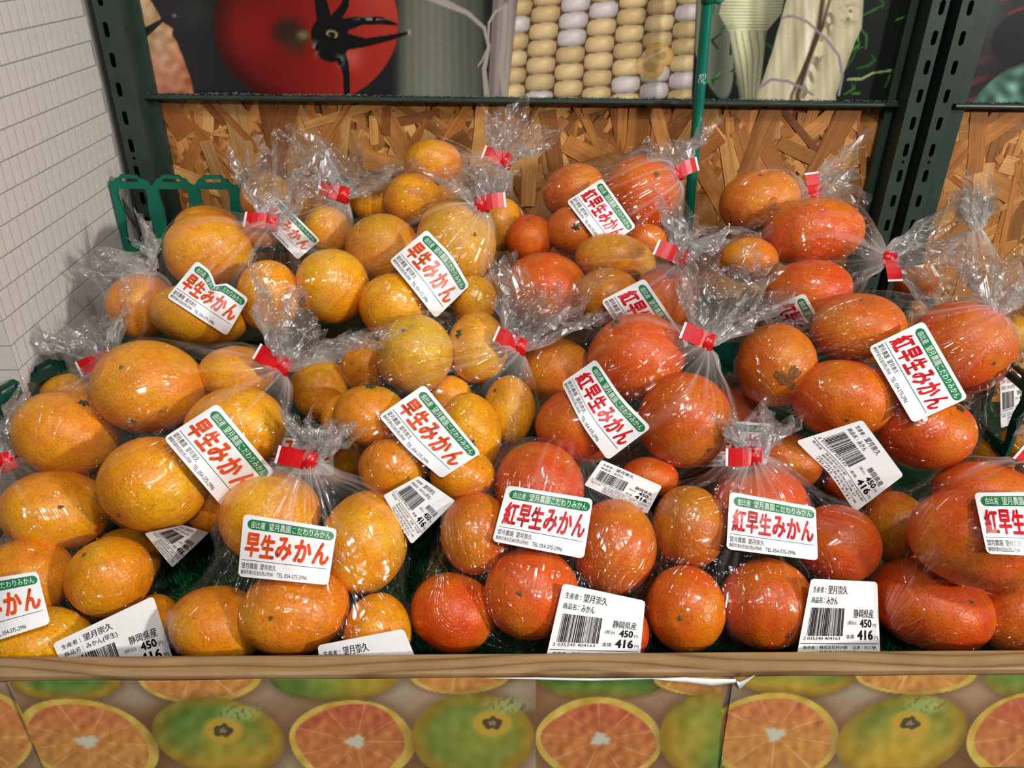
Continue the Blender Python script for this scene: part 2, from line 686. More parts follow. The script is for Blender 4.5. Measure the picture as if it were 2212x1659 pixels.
def bed_z(y):
    return float(bed_v(np.array([y]))[0])


def bed_v(y):
    return np.where(y > STEP[1][0], STEP[1][1], np.where(y > STEP[0][0], STEP[0][1], BED_A[2]))


st = empty('display_stand', (0, 0.6, 0))
tag(st, 'stepped wooden display stand carrying the bagged mandarins', 'display stand')
YBK = D-0.056
XS1 = float(on_y(1890, 560, 0.72)[0])
sb = MB()
sb.box(XW+0.004, XR, YB+0.001, YBK, BED_A[2]-0.022, BED_A[2]-0.003)
o = sb.obj('shelf_board', M['stand'])
set_parent_keep(o, st)
for k, (y0, zt) in enumerate(STEP):
    sb = MB()
    y1 = STEP[k+1][0]-0.001 if k+1 < len(STEP) else YBK-0.004
    sb.box(XW+0.008, XS1, y0, y1, BED_A[2]+0.004, zt)
    o = sb.obj('riser_block', M['crate_dark'])
    tag(o, ['low dark teal riser block under the middle row of fruit bags', 'tall dark teal riser block under the back row of fruit bags'][k], 'riser')
sb = MB()
sb.box(XL, XR, YF+0.06, YBK, 0.0, ZB-0.30)
o = sb.obj('base_cabinet', M['stand'])
set_parent_keep(o, st)
sb = MB()
sb.box(XW+0.01, XW+0.03, YB+0.03, YBK, ZB-0.30, BED_A[2]-0.022)
o = sb.obj('side_support', M['stand'])
set_parent_keep(o, st)
sb = MB()
sb.box(XR-0.03, XR-0.01, YB+0.03, YBK, ZB-0.30, BED_A[2]-0.022)
o = sb.obj('side_support', M['stand'])
set_parent_keep(o, st)

# --- turf mat
tm = empty('turf_mat', (0, 0.6, float(bed_z(0.6))))
tag(tm, 'dark green artificial grass mat under the bagged mandarins', 'grass mat')
tb = MB()
tb.box(XW+0.006, XR-0.02, YB+0.003, YBK, BED_A[2]-0.003, BED_A[2]+0.002)
o = tb.obj('mat_backing', M['turf_base'])
set_parent_keep(o, tm)
n_bl = 26000
bx = rng.uniform(XW+0.008, 0.62, n_bl)
by = rng.uniform(YB+0.004, 0.598, n_bl)
bz = np.full(n_bl, BED_A[2]+0.002)
an = rng.uniform(0, 6.283, n_bl)
hh = rng.uniform(0.005, 0.009, n_bl)
le = rng.normal(0, 0.003, (n_bl, 2))
wv = np.stack([np.cos(an), np.sin(an)], 1)*0.0007
V = np.zeros((n_bl, 3, 3))
V[:, 0] = np.stack([bx-wv[:, 0], by-wv[:, 1], bz], 1)
V[:, 1] = np.stack([bx+wv[:, 0], by+wv[:, 1], bz], 1)
V[:, 2] = np.stack([bx+le[:, 0], by+le[:, 1], bz+hh], 1)
me = bpy.data.meshes.new('grass_blades')
me.from_pydata(V.reshape(-1, 3).tolist(), [], np.arange(n_bl*3).reshape(-1, 3).tolist())
o = link('grass_blades', me, M['turf'])
set_parent_keep(o, tm)
o['kind'] = 'stuff'

# --- OSB panels made of pressed strands
PAL = [(188, 128, 66), (200, 142, 78), (174, 112, 54), (210, 156, 92), (160, 98, 46), (196, 134, 70), (216, 166, 104), (182, 120, 60)]


def osb(name, x0, x1, z0, z1, label, n_big, n_small, seed, big_region):
    r = np.random.default_rng(seed)
    root = empty(name, ((x0+x1)/2, D, z0))
    tag(root, label, 'board')
    mb = MB()
    mb.box(x0, x1, D+0.0005, D+0.012, z0, z1)
    o = mb.obj('board_core', M['osb_base'])
    set_parent_keep(o, root)

    def flake(i, big):
        if big:
            ln, wd_ = r.uniform(0.05, 0.14), r.uniform(0.006, 0.024)
            bx0, bx1, bz0, bz1 = big_region
            c = np.array([r.uniform(bx0, bx1), r.uniform(bz0, bz1)])
            y = D - r.uniform(0.0006, 0.0030)
        else:
            ln, wd_ = r.uniform(0.02, 0.08), r.uniform(0.003, 0.014)
            c = np.array([r.uniform(x0+0.03, x1-0.03), r.uniform(z0+0.03, z1-0.03)])
            y = D - r.uniform(0.0003, 0.0016)
        a = r.normal(1.57, 0.75)
        e = np.array([math.cos(a), math.sin(a)])
        w = np.array([-e[1], e[0]])
        # keep inside the board
        ex = abs(e[0])*ln/2+abs(w[0])*wd_/2
        ez = abs(e[1])*ln/2+abs(w[1])*wd_/2
        c[0] = min(max(c[0], x0+ex), x1-ex)
        c[1] = min(max(c[1], z0+ez), z1-ez)
        pts, uvs = [], []
        off = r.uniform(0, 50, 2)
        nl = 4
        for s in (-1, 1):
            for k in range(nl+1):
                t = k/nl-0.5
                if s > 0:
                    t = -t
                jit = r.normal(0, 0.03)*wd_
                tip = r.normal(0, 0.07)*wd_ if k in (0, nl) else 0
                p = c + e*(t*ln+tip) + w*(s*wd_/2+jit)
                pts.append(p)
                uvs.append((off[0]+t*ln, off[1]+s*wd_/2, 0))
        n = len(pts)
        tilt = r.normal(0, 0.006, 2)
        top = [(p[0], y + (p-c) @ tilt, p[1]) for p in pts]
        bot = [(p[0], D+0.0004, p[1]) for p in pts]
        top = [(p[0], min(p[1], D), p[2]) for p in top]
        vs = top+bot
        fs = [tuple(range(n))] + [(k, n+k, n+(k+1) % n, (k+1) % n) for k in range(n)]
        pal = PAL[r.integers(len(PAL))]
        tint = srgb(*pal)*r.uniform(0.5, 1.12)
        return vs, fs, uvs+uvs, tint

    def build(nm, data, stuff):
        mv, mf, mu, mt = [], [], [], []
        for vs, fs, uvs, tint in data:
            n = len(mv)
            mv += vs
            mf += [tuple(i+n for i in f) for f in fs]
            mu += uvs
            mt += [(*tint, 1.0)]*len(vs)
        me = bpy.data.meshes.new(nm)
        me.from_pydata(mv, [], mf)
        ga = me.attributes.new('grain', 'FLOAT_VECTOR', 'POINT')
        ga.data.foreach_set('vector', np.array(mu, float).ravel())
        ta = me.color_attributes.new('tint', 'FLOAT_COLOR', 'POINT')
        ta.data.foreach_set('color', np.array(mt, float).ravel())
        o = link(nm, me, M['flake'])
        set_parent_keep(o, root)
        if stuff:
            o['kind'] = 'stuff'
    build('small_strands', [flake(i, False) for i in range(n_small)], True)
    for i in range(n_big):
        build('wood_strand', [flake(i, True)], False)
    return root


zr = float(on_y(1106, 212, D-0.01)[2])            # height of the poster rail
pL = on_y(312, 216, D)
pR = on_y(1945, 225, D)
pR2 = on_y(2075, 235, D)
zlow = float(on_y(1106, 620, D)[2])
osb('osb_panel', float(pL[0])-0.03, float(pR[0])+0.01, zlow-0.25, zr+0.015, 'wide strand board panel behind the bagged mandarins, between the slotted posts',
    300, 2600, 3, (float(pL[0])-0.03, float(pR[0])+0.02, zlow, zr+0.01))
osb('osb_panel', float(pR2[0])-0.035, float(pR2[0])+0.55, zlow-0.25, zr+0.015, 'strand board panel on the far side of the double slotted post, beside a pumpkin poster',
    110, 1700, 4, (float(pR2[0])-0.03, float(pR2[0])+0.22, zlow, zr+0.01))

# ------------------------------------------------------------------ painted prints


def sstep(a, b, x):
    t = np.clip((x-a)/(b-a), 0, 1)
    return t*t*(3-2*t)


def ell(x, y, cx, cy, rx, ry, ang=0.0):
    a = math.radians(ang)
    dx, dy = x-cx, y-cy
    u = (dx*math.cos(a)+dy*math.sin(a))/rx
    v = (-dx*math.sin(a)+dy*math.cos(a))/ry
    return u, v, np.sqrt(u*u+v*v)


def seg_d(x, y, pts, widths):
    """distance field of a tapering poly-line: (distance minus half-width)"""
    best = np.full(x.shape, 1e9)
    for (x0, y0), (x1, y1), w0, w1 in zip(pts[:-1], pts[1:], widths[:-1], widths[1:]):
        dx, dy = x1-x0, y1-y0
        t = np.clip(((x-x0)*dx+(y-y0)*dy)/(dx*dx+dy*dy), 0, 1)
        d = np.hypot(x-x0-t*dx, y-y0-t*dy)-(w0+(w1-w0)*t)
        best = np.minimum(best, d)
    return best


def over(img, m, c):
    c = np.asarray(c, float)
    if c.ndim == 1:
        c = c[None]
    img[:] = img*(1-m[:, None]) + c*m[:, None]


def N2(seed, f0, f1, n=16):
    s = SNoise(seed, 2, n, f0, f1)
    return lambda x, y: s(np.stack([x, y], -1))


def paint_poster(x, y):
    img = np.zeros((len(x), 3))
    img[:] = (34, 33, 37)
    n1, n2, n3 = N2(1, 0.02, 0.06), N2(2, 0.1, 0.3), N2(3, 0.005, 0.02)
    # grey green husk background between tomato and corn
    g = sstep(840, 880, x)*(1-sstep(1030, 1058, x))
    st_ = np.sin(x*0.35+n1(x*0.3, y*0.05)*1.5)*4
    base = 78+42*np.exp(-((x-930)/70.0)**2)+st_+y*0.06
    over(img, g, np.stack([base, base*1.03, base*0.93], 1))
    # dark olive smear by the onion
    over(img, 0.5*np.exp(-(((x-420)/35)**2+((y-30)/35)**2)), (58, 66, 58))
    # onion
    ye = np.array([-250, 0, 30, 48, 62, 75, 90, 130, 170, 205])
    xe = np.array([250, 325, 343, 352, 374, 372, 382, 398, 412, 420])
    m = sstep(3, -3, x-np.interp(y, ye, xe))
    t = sstep(20, 200, y)[:, None]
    on = (1-t)*np.array([214, 188, 146])+t*np.array([204, 138, 108])
    on = on + (n2(x, y)*9+n1(x, y)*8)[:, None]
    sh = sstep(40, 0, np.interp(y, ye, xe)-x)[:, None]
    over(img, m, on - sh*np.array([6, 22, 24]))
    d = seg_d(x, y, [(296, 82), (325, 62), (350, 44), (378, 35)], [12, 8, 3.5, 3])
    over(img, sstep(1.5, -1.5, d), (30, 24, 28))
    over(img, 0.7*np.exp(-(((x-377)/5)**2+((y-34)/4)**2)), (190, 190, 190))
    # tomato
    u, v, r = ell(x, y, 661, 52, 200, 176)
    m = sstep(1.012, 0.988, r)
    lx = sstep(-0.9, 1.0, u)
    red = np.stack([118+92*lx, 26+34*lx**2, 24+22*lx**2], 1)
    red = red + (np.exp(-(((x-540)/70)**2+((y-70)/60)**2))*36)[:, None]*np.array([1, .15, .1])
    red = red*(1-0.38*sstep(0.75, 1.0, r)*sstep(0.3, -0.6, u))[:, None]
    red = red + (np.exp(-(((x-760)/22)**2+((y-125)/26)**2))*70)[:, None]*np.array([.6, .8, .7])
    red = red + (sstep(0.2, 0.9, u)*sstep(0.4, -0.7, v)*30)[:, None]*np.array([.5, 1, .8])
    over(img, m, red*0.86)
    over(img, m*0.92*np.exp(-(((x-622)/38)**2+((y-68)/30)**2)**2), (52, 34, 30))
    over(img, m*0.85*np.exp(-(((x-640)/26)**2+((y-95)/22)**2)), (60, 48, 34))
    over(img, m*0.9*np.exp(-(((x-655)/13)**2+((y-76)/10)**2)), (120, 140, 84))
    d = seg_d(x, y, [(712, 74), (716, 100)], [40, 34])
    for pts, ws in (([(700, 40), (690, -10), (690, -90)], [16, 12, 12]), ([(722, 45), (745, 12), (752, -30)], [12, 8, 5]),
                    ([(735, 55), (780, 45), (820, 44), (856, 53)], [16, 9, 8, 2.5]), ([(740, 90), (790, 92), (840, 82), (885, 70)], [20, 9, 6, 2.5]),
                    ([(728, 110), (742, 135), (748, 160), (750, 215)], [16, 10, 7, 6])):
        d = np.minimum(d, seg_d(x, y, pts, ws))
    over(img, sstep(1.8, -1.8, d), (17, 19, 19))
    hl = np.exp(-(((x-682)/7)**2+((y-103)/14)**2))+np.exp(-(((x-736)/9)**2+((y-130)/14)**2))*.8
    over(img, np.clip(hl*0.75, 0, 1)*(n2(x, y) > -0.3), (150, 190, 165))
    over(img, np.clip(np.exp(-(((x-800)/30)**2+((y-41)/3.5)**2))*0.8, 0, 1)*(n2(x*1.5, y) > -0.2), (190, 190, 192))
    du, dv, dr = ell(x, y, 717, 74, 13, 9, 15)
    over(img, np.exp(-((dr-0.8)/0.25)**2)*0.9*(dv < 0.6), (176, 170, 118))
    over(img, np.exp(-(((x-884)/4)**2+((y-70)/5)**2)), (205, 200, 150))
    # husk and silk beside the corn
    xl = 1066+(200-y)*0.055
    m = sstep(-3, 3, x-(xl-12))*sstep(3, -3, x-(xl+40))
    h = 150+16*np.sin((x-xl)*0.30)+n1(x*2, y*.2)*7
    over(img, m, np.stack([h, h*0.93, h*0.90], 1))
    for pts, ws in (([(900, -20), (960, 6), (1010, 28), (1046, 60), (1056, 100), (1046, 150), (1052, 215)], [9, 8, 5, 4, 4, 5, 6]),
                    ([(1090, 15), (1070, 25), (1056, 50), (1055, 90)], [3, 3, 3, 2]), ([(1092, 12), (1088, 90), (1082, 150), (1090, 205)], [5, 5, 6, 5]),
                    ([(1050, 110), (1042, 130), (1033, 142)], [2, 2, 2])):
        d = seg_d(x, y, pts, ws)
        over(img, sstep(1.5, -1.5, d), (176, 170, 158))
    # corn
    xc0 = 1108-(y-100)*0.10
    m = sstep(-2, 2, x-xc0)*sstep(2, -2, x-(1505-(y)*0.05))
    over(img, m, (96, 62, 34))
    colw = 62.0
    tt = (x-xc0+28+np.sin(y*0.02)*2)/colw
    ci = np.floor(tt)
    fu = (tt-ci-0.5)*2
    rowh = 36.5
    vv = (y + ci*19 + (x-1100)*0.06)/rowh
    ri = np.floor(vv)
    fv = (vv-ri-0.5)*2
    hsh = np.sin(ci*127.1+ri*311.7)*43758.5453
    hsh = hsh-np.floor(hsh)
    q = (np.abs(fu)**3.2+np.abs(fv)**3.2)**(1/3.2)
    k = sstep(1.07, 0.96, q)
    white = (hsh > 0.72)[:, None]
    kc = np.where(white, np.array([230, 220, 218.]), np.array([234, 204, 150.])+((hsh-0.36)*40)[:, None])
    kc = kc*(1.02-0.28*q[:, None]**2 - 0.10*fv[:, None]*q[:, None])
    kc = kc + (np.exp(-(((fu-0.25)/.3)**2+((fv+0.35)/.35)**2))*22)[:, None]
    over(img, m*k, kc)
    for cx, cy in ((1403, 145), (1425, 118)):
        uu, vv2, rr = ell(x, y, cx, cy, 32, 25, 20)
        over(img, sstep(1.03, 0.95, rr), np.array([226, 198, 140.])-(rr**2)[:, None]*np.array([20, 40, 60]))
        over(img, sstep(0.55, 0.35, rr)*0.5, (150, 110, 60))
    d = seg_d(x, y, [(1440, 105), (1390, 130), (1360, 150)], [2, 2, 1])
    over(img, sstep(1.5, -1, d), (220, 200, 150))
    # right third: dark ground, grass, leek, straw bundle
    m = sstep(-3, 3, x-(1506-y*0.05))
    over(img, m, (20, 27, 22))
    uu, vv2, rr = ell(x, y, 1528, 40, 45, 180, -12)
    over(img, m*sstep(1.02, 0.95, rr), np.stack([118+n1(x*3, y*.3)*14, 124+n1(x*3, y*.3)*14, 108+n1(x*3, y*.3)*12], 1))
    r_ = np.random.default_rng(5)
    for k in range(95):
        gx, gy = r_.uniform(1510, 1960), r_.uniform(-120, 205)
        a = r_.normal(-1.1, 0.5)
        ln = r_.uniform(14, 60)
        bend = r_.normal(0, 12)
        pts = [(gx, gy), (gx+math.cos(a)*ln/2+bend, gy+math.sin(a)*ln/2), (gx+math.cos(a)*ln, gy+math.sin(a)*ln)]
        br = r_.uniform(0.35, 1.0)
        d = seg_d(x, y, pts, [2.2, 3.0, 0.6])
        over(img, m*sstep(1.2, -1.2, d), (70*br, 150*br, 62*br))
    # leek
    xe0 = np.interp(y, [-200, 0, 30, 68, 205], [1530, 1560, 1553, 1574, 1597])
    xe1 = np.interp(y, [-200, 0, 30, 68, 205], [1720, 1694, 1688, 1656, 1641])
    mm = sstep(-2, 2, x-xe0)*sstep(2, -2, x-xe1)
    f = (x-xe0)/(xe1-xe0)
    lk = np.stack([148+38*np.sin(f*3)+n2(x, y*.1)*9, 150+36*np.sin(f*3)+n2(x, y*.1)*9, 122+26*np.sin(f*3)+n2(x, y*.1)*9], 1)
    lk = lk*(0.72+0.4*sstep(205, 60, y)*sstep(0.9, 0.2, f)+0.12*np.exp(-((f-0.35)/.12)**2))[:, None]
    cup = sstep(70, 64, y)
    lk = lk*(1+(0.16*np.sin(y*0.9+f*2)*cup)[:, None])*(1-(0.22*sstep(0.2, 0.9, np.sin(f*34+n1(x, y)))*(1-cup))[:, None])
    over(img, mm, lk*1.12)
    over(img, mm*sstep(6, -6, np.abs(y-58)-3)*0.3, (120, 116, 90))
    # straw bundle
    x0 = np.interp(y, [-200, 0, 110, 205], [1740, 1698, 1668, 1636])
    x1 = np.interp(y, [-200, 0, 60, 90, 205], [1880, 1866, 1862, 1848, 1806])
    mm = sstep(-2, 2, x-x0)*sstep(2, -2, x-x1)
    f = (x-x0)/(x1-x0)
    s1 = N2(9, 0.1, 0.5)
    cr = np.stack([222+10*s1(x, y*.05), 212+10*s1(x, y*.05), 176+12*s1(x, y*.05)], 1)
    cr = cr*(0.80+0.24*np.sin(np.clip(f, 0, 1)*3.1)+0.08*np.sin(f*16))[:, None]
    over(img, mm, cr)
    stripe = np.exp(-((f-0.47-0.0002*y)/0.035)**2)+0.8*np.exp(-((f-0.56+0.0006*y)/0.022)**2)
    over(img, mm*np.clip(stripe, 0, 1)*0.92, (62, 44, 30))
    over(img, mm*0.8*np.exp(-(((x-1835)/16)**2+((y-30)/20)**2))*(s1(x, y) > 0.3), (104, 78, 54))
    over(img, mm*0.6*np.exp(-((f-0.60)/.06)**2)*(s1(x*0.6, y*0.6) > 0.5), (90, 70, 54))
    for pts in ([(1690, 38), (1712, 34), (1745, 48), (1785, 85), (1812, 120), (1820, 165), (1812, 205)],
                [(1640, 190), (1665, 172), (1700, 175), (1735, 190), (1755, 205)]):
        d = seg_d(x, y, pts, [2.8]*len(pts))
        over(img, sstep(1.2, -1, d), (150, 142, 148))
    d = seg_d(x, y, [(1832, 172), (1862, 170), (1885, 158), (1925, 152)], [3, 3, 2.5, 2.5])
    over(img, sstep(1.2, -1.2, d), (150, 176, 120))
    # second poster
    m = (x > 2040).astype(float)
    n8 = N2(12, 0.01, 0.04)
    over(img, m, np.stack([52+n8(x, y)*8, 46+n8(x, y)*7, 50+n8(x, y)*7], 1))
    strp = sstep(0.2, 0.8, np.sin((x*0.35+y)*0.16))
    over(img, m*strp*sstep(95, 115, y)*sstep(2165, 2090, x)*0.8, (118, 62, 54))
    over(img, m*strp*sstep(30, 10, y-(x-2150)*0.4)*sstep(2140, 2180, x)*0.9, (150, 56, 50))
    over(img, m*np.exp(-(((x-2140)/26)**2+((y-10)/70)**2))*0.8, (62, 84, 76))
    uu, vv2, rr = ell(x, y, 2215, 80, 82, 60, -30)
    over(img, m*sstep(1.02, 0.9, rr), (38, 35, 40))
    uu, vv2, rr = ell(x, y, 2265, 250, 175, 125, -12)
    gg = n2(x*0.8, y*0.8)*20+n1(x*2+y, y)*26
    over(img, m*sstep(1.02, 0.98, rr), np.stack([70+gg*0.8, 104+gg, 92+gg*0.9], 1))
    return img


def paint_sheet(x, y):
    n1, n2 = N2(21, 0.01, 0.03), N2(22, 0.06, 0.2)
    b = n1(x, y)[:, None]
    img = np.array([150, 116, 84.])+b*np.array([14, 16, 18])
    r_ = np.random.default_rng(8)
    for cx, cy in ((300, 1500), (590, 1480), (1120, 1490), (640, 1650), (40, 1650), (1150, 1640), (1850, 1490), (1590, 1500), (1440, 1650), (1400, 1500), (2100, 1490), (2090, 1650), (860, 1490)):
        over(img, 0.75*np.exp(-(((x-cx)/60)**2+((y-cy)/38)**2)), (178, 168, 150))

    def cut(cx, cy, rx, ry, ang, ctr, deep, seed):
        u, v, r = ell(x, y, cx, cy, rx, ry, ang)
        wob = N2(seed, 2, 6)(u, v)*0.012
        r = r+wob
        over(img, 0.35*sstep(1.25, 1.0, r), (96, 66, 40))
        over(img, sstep(1.01, 0.985, r), np.stack([208+n2(x, y)*6, 178+n2(x, y)*7, 80+n2(x, y)*8], 1))
        th = np.arctan2((y-ctr[1])/ry, (x-ctr[0])/rx)
        rc = np.hypot((x-ctr[0])/rx, (y-ctr[1])/ry)
        fi = np.cos(th*9+seed)
        base = np.array([194, 120, 66.]) if deep else np.array([202, 140, 72.])
        pulp = base + (n2(x*1.5, y*1.5)*8)[:, None]*np.array([1, .9, .5]) + (np.sin(th*47+n1(x, y)*6)*2.5)[:, None]
        pulp = pulp + (np.exp(-((fi-1)/0.03)**2)*26*(rc > 0.1))[:, None]*np.array([.6, 1, .9])
        pulp[:, 1] -= 18*sstep(0.1, -0.7, (y-cy)/ry)
        over(img, sstep(0.90, 0.865, r+wob*2), pulp)
        rr = rc+0.025*np.cos(th*3+seed)+0.015*np.cos(th*7+seed*2)
        over(img, sstep(0.19, 0.10, rr), (205, 204, 182))

    def green(cx, cy, rx, ry, ang, ctr, seed, yel=0.5):
        u, v, r = ell(x, y, cx, cy, rx, ry, ang)
        over(img, 0.35*sstep(1.22, 1.0, r), (90, 66, 40))
        k = np.clip(0.12+0.42*N2(seed, 0.8, 2.4)(u, v)+sstep(0.6, 1.0, r)*(0.55+0.5*yel)+0.25*v, 0, 1)[:, None]
        gcol = np.array([84, 126, 56.])*(1-k)+np.array([196, 160, 52.])*k
        gcol = gcol*(1.05-0.3*r[:, None]**3) + (n2(x, y)*5)[:, None]
        over(img, sstep(1.01, 0.98, r), gcol)
        if ctr:
            rc = np.hypot((x-ctr[0])/48, (y-ctr[1])/32)
            over(img, 0.9*sstep(1.1, 0.7, rc), (200, 162, 56))
            th = np.arctan2(y-ctr[1], x-ctr[0])
            rc2 = np.hypot((x-ctr[0])/24, (y-ctr[1])/15)+0.10*np.cos(th*5+seed)+0.08*np.cos(th*3+1)
            over(img, sstep(1.0, 0.75, rc2), (84, 68, 44))
            over(img, sstep(0.45, 0.2, rc2), (150, 136, 104))
            hx, hy = (x-ctr[0]-35)/48, (y-ctr[1]+38)/18
            over(img, 0.7*np.exp(-(hx**2+hy**2)**2)*(n2(x*3, y*3) > -0.6), (160, 186, 128))
    green(140, 1462, 122, 56, 3, None, 31, 0.7)
    cut(432, 1458, 134, 64, 0, (420, 1432), False, 41)
    green(720, 1458, 142, 58, 0, None, 33, -0.6)
    cut(992, 1452, 112, 48, 0, (985, 1425), False, 42)
    cut(190, 1602, 158, 88, 14, (188, 1602), False, 43)
    green(472, 1590, 146, 82, 9, (482, 1578), 35)
    cut(762, 1603, 136, 90, 3, (768, 1602), True, 44)
    green(1022, 1592, 134, 94, 0, (1064, 1562), 36, 0.3)
    m = x > 1158
    if m.any():
        img2 = img.copy()
        img[m] = (np.array([150, 116, 84.])+b*np.array([14, 16, 18]))[m]
    sub = (x > 1158) & (x < 1592)
    keep = img.copy()
    green(1300, 1468, 140, 44, 0, None, 37, -0.6)
    cut(1520, 1462, 110, 40, 0, (1500, 1432), False, 45)
    cut(1294, 1598, 136, 92, 2, (1297, 1597), True, 46)
    green(1538, 1592, 114, 96, 0, None, 38, 0.1)
    img[~sub] = keep[~sub]
    sub = x >= 1560
    keep = img.copy()
    img[sub] = (np.array([150, 116, 84.])+b*np.array([14, 16, 18]))[sub]
    over(img, sub*0.75*np.exp(-(((x-1850)/70)**2+((y-1490)/36)**2)), (178, 168, 150))
    over(img, sub*0.85*np.exp(-(((x-1590)/40)**2+((y-1510)/26)**2)), (150, 142, 122))
    green(1720, 1456, 130, 50, 0, None, 39, 0.8)
    cut(1980, 1452, 132, 50, 0, (1975, 1425), False, 47)
    green(2232, 1462, 110, 50, 0, None, 40, -0.4)
    cut(1672, 1592, 140, 96, 0, (1674, 1586), False, 48)
    green(1948, 1592, 146, 88, -14, (1966, 1562), 34)
    cut(2222, 1590, 138, 92, -12, (2240, 1585), True, 49)
    img[~sub] = keep[~sub]
    sub = (x < 20+ (y-1474)*0.40)
    keep = img.copy()
    img[sub] = (np.array([150, 130, 100.])+b*np.array([14, 16, 18]))[sub]
    cut(-40, 1585, 112, 96, 8, (-60, 1590), False, 50)
    img[~sub] = keep[~sub]
    return img


def print_plane(name, fpt, nu, nv, painter, mat, gain=1.0):
    """grid mesh on a flat print, coloured by the picture; fpt(u, v) -> world points"""
    u, v = np.meshgrid(np.linspace(0, 1, nu), np.linspace(0, 1, nv))
    P = fpt(u.ravel(), v.ravel())
    px, py, _ = project(P)
    c = np.clip(painter(px, py), 0, 255)/255.0
    lin = np.where(c <= 0.04045, c/12.92, ((c+0.055)/1.055)**2.4)*gain
    idx = np.arange(nu*nv).reshape(nv, nu)
    f = np.stack([idx[:-1, :-1], idx[:-1, 1:], idx[1:, 1:], idx[1:, :-1]], -1).reshape(-1, 4)
    me = bpy.data.meshes.new(name)
    me.from_pydata(P.tolist(), [], f.tolist())
    ca = me.color_attributes.new('paint', 'FLOAT_COLOR', 'POINT')
    ca.data.foreach_set('color', np.concatenate([np.clip(lin, 0, 1), np.ones((len(lin), 1))], 1).ravel())
    me.materials.append(mat)
    o = bpy.data.objects.new(name, me)
    COL.objects.link(o)
    return o


YP = D-0.006
px0, px1 = float(on_y(285, 100, YP)[0])-0.02, float(on_y(1950, 100, YP)[0])+0.015
ztop = ZC+0.22


def poster_pts(xa, xb):
    def f(u, v):
        return np.stack([xa+(xb-xa)*u, np.full_like(u, YP), zr+(ztop-zr)*v], 1)
    return f


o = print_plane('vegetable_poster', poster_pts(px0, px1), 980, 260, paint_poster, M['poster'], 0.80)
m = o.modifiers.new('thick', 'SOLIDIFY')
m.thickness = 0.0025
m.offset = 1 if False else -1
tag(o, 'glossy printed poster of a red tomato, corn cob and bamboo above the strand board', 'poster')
qx0 = float(on_y(2080, 100, YP)[0])-0.02
o = print_plane('vegetable_poster', poster_pts(qx0, qx0+0.5), 300, 200, paint_poster, M['poster'], 0.80)
m = o.modifiers.new('thick', 'SOLIDIFY')
m.thickness = 0.0025
m.offset = -1
tag(o, 'dark printed poster of a green pumpkin beyond the double slotted post', 'poster')


def rail(name, xa, xb, label, seed):
    root = empty(name, ((xa+xb)/2, D-0.01, zr))
    tag(root, label, 'rail')
    mb = MB()
    vs, fs = tube([(xa, D-0.016, zr-0.002), (xb, D-0.016, zr-0.002)], 0.0028, 12)
    mb.add(vs, fs)
    mb.box(xa, xb, D-0.016, D-0.002, zr-0.003, zr-0.0005)
    o = mb.obj('ledge', M['rail'], None)
    set_parent_keep(o, root)
    r = np.random.default_rng(seed)
    n = int((xb-xa)*2600)
    mb = MB()
    for k in range(n):
        c = np.array([r.uniform(xa, xb), r.uniform(D-0.015, D-0.009), zr+r.uniform(0, 0.0012)*1.3])
        a, b, e = r.normal(0, 0.0011, 3), r.normal(0, 0.0011, 3), r.normal(0, 0.0011, 3)
        for q in (a, b, e):
            q[2] = abs(q[2])*0.7
        mb.add([c+a, c+b, c+e], [(0, 1, 2)])
    o = mb.obj('dust_fluff', M['dust'])
    set_parent_keep(o, root)
    o['kind'] = 'stuff'


rail('poster_rail', float(on_y(298, 203, D-0.012)[0]), float(on_y(1946, 213, D-0.012)[0]), 'thin dusty dark green rail under the tomato and corn poster', 1)
rail('poster_rail', float(on_y(2062, 216, D-0.012)[0]), qx0+0.5, 'thin dark green rail under the pumpkin poster', 2)

# --- slotted shelving posts
PITCH_S = None


def slot_plate(width, z0, z1, slot_x, pitch, phase, sw=0.0052, sh=0.0165, dots=()):
    loops = [[(0, z0), (width, z0), (width, z1), (0, z1)]]
    z = phase
    while z > z0+0.03:
        z -= pitch
    while z < z1-0.02:
        if z > z0+0.02:
            loops.append(rrect(slot_x-sw/2, slot_x+sw/2, z-sh/2, z+sh/2, sw*0.49, 4)[::-1])
        z += pitch
    for dz in dots:
        loops.append([(slot_x+0.0017*math.cos(a), dz+0.0017*math.sin(a)) for a in np.linspace(0, -2*math.pi, 9)[:-1]])
    return curve_mesh(loops, 0.0008, 'slotted_face')


def place_plate(me, x, y, root, name='slotted_face'):
    o = link(name, me, M['post'])
    o.matrix_world = Matrix.Translation((x, y, 0)) @ Matrix.Rotation(math.pi/2, 4, 'X')
    set_parent_keep(o, root)
    return o


YPOST = D-0.034
ZP0, ZP1 = ZC-0.75, ZC+0.35
slot_zs = [float(on_y(233, y_, YPOST)[2]) for y_ in (64, 130, 193, 255, 314)]
SP = abs(slot_zs[0]-slot_zs[-1])/4
SH = SP*0.5
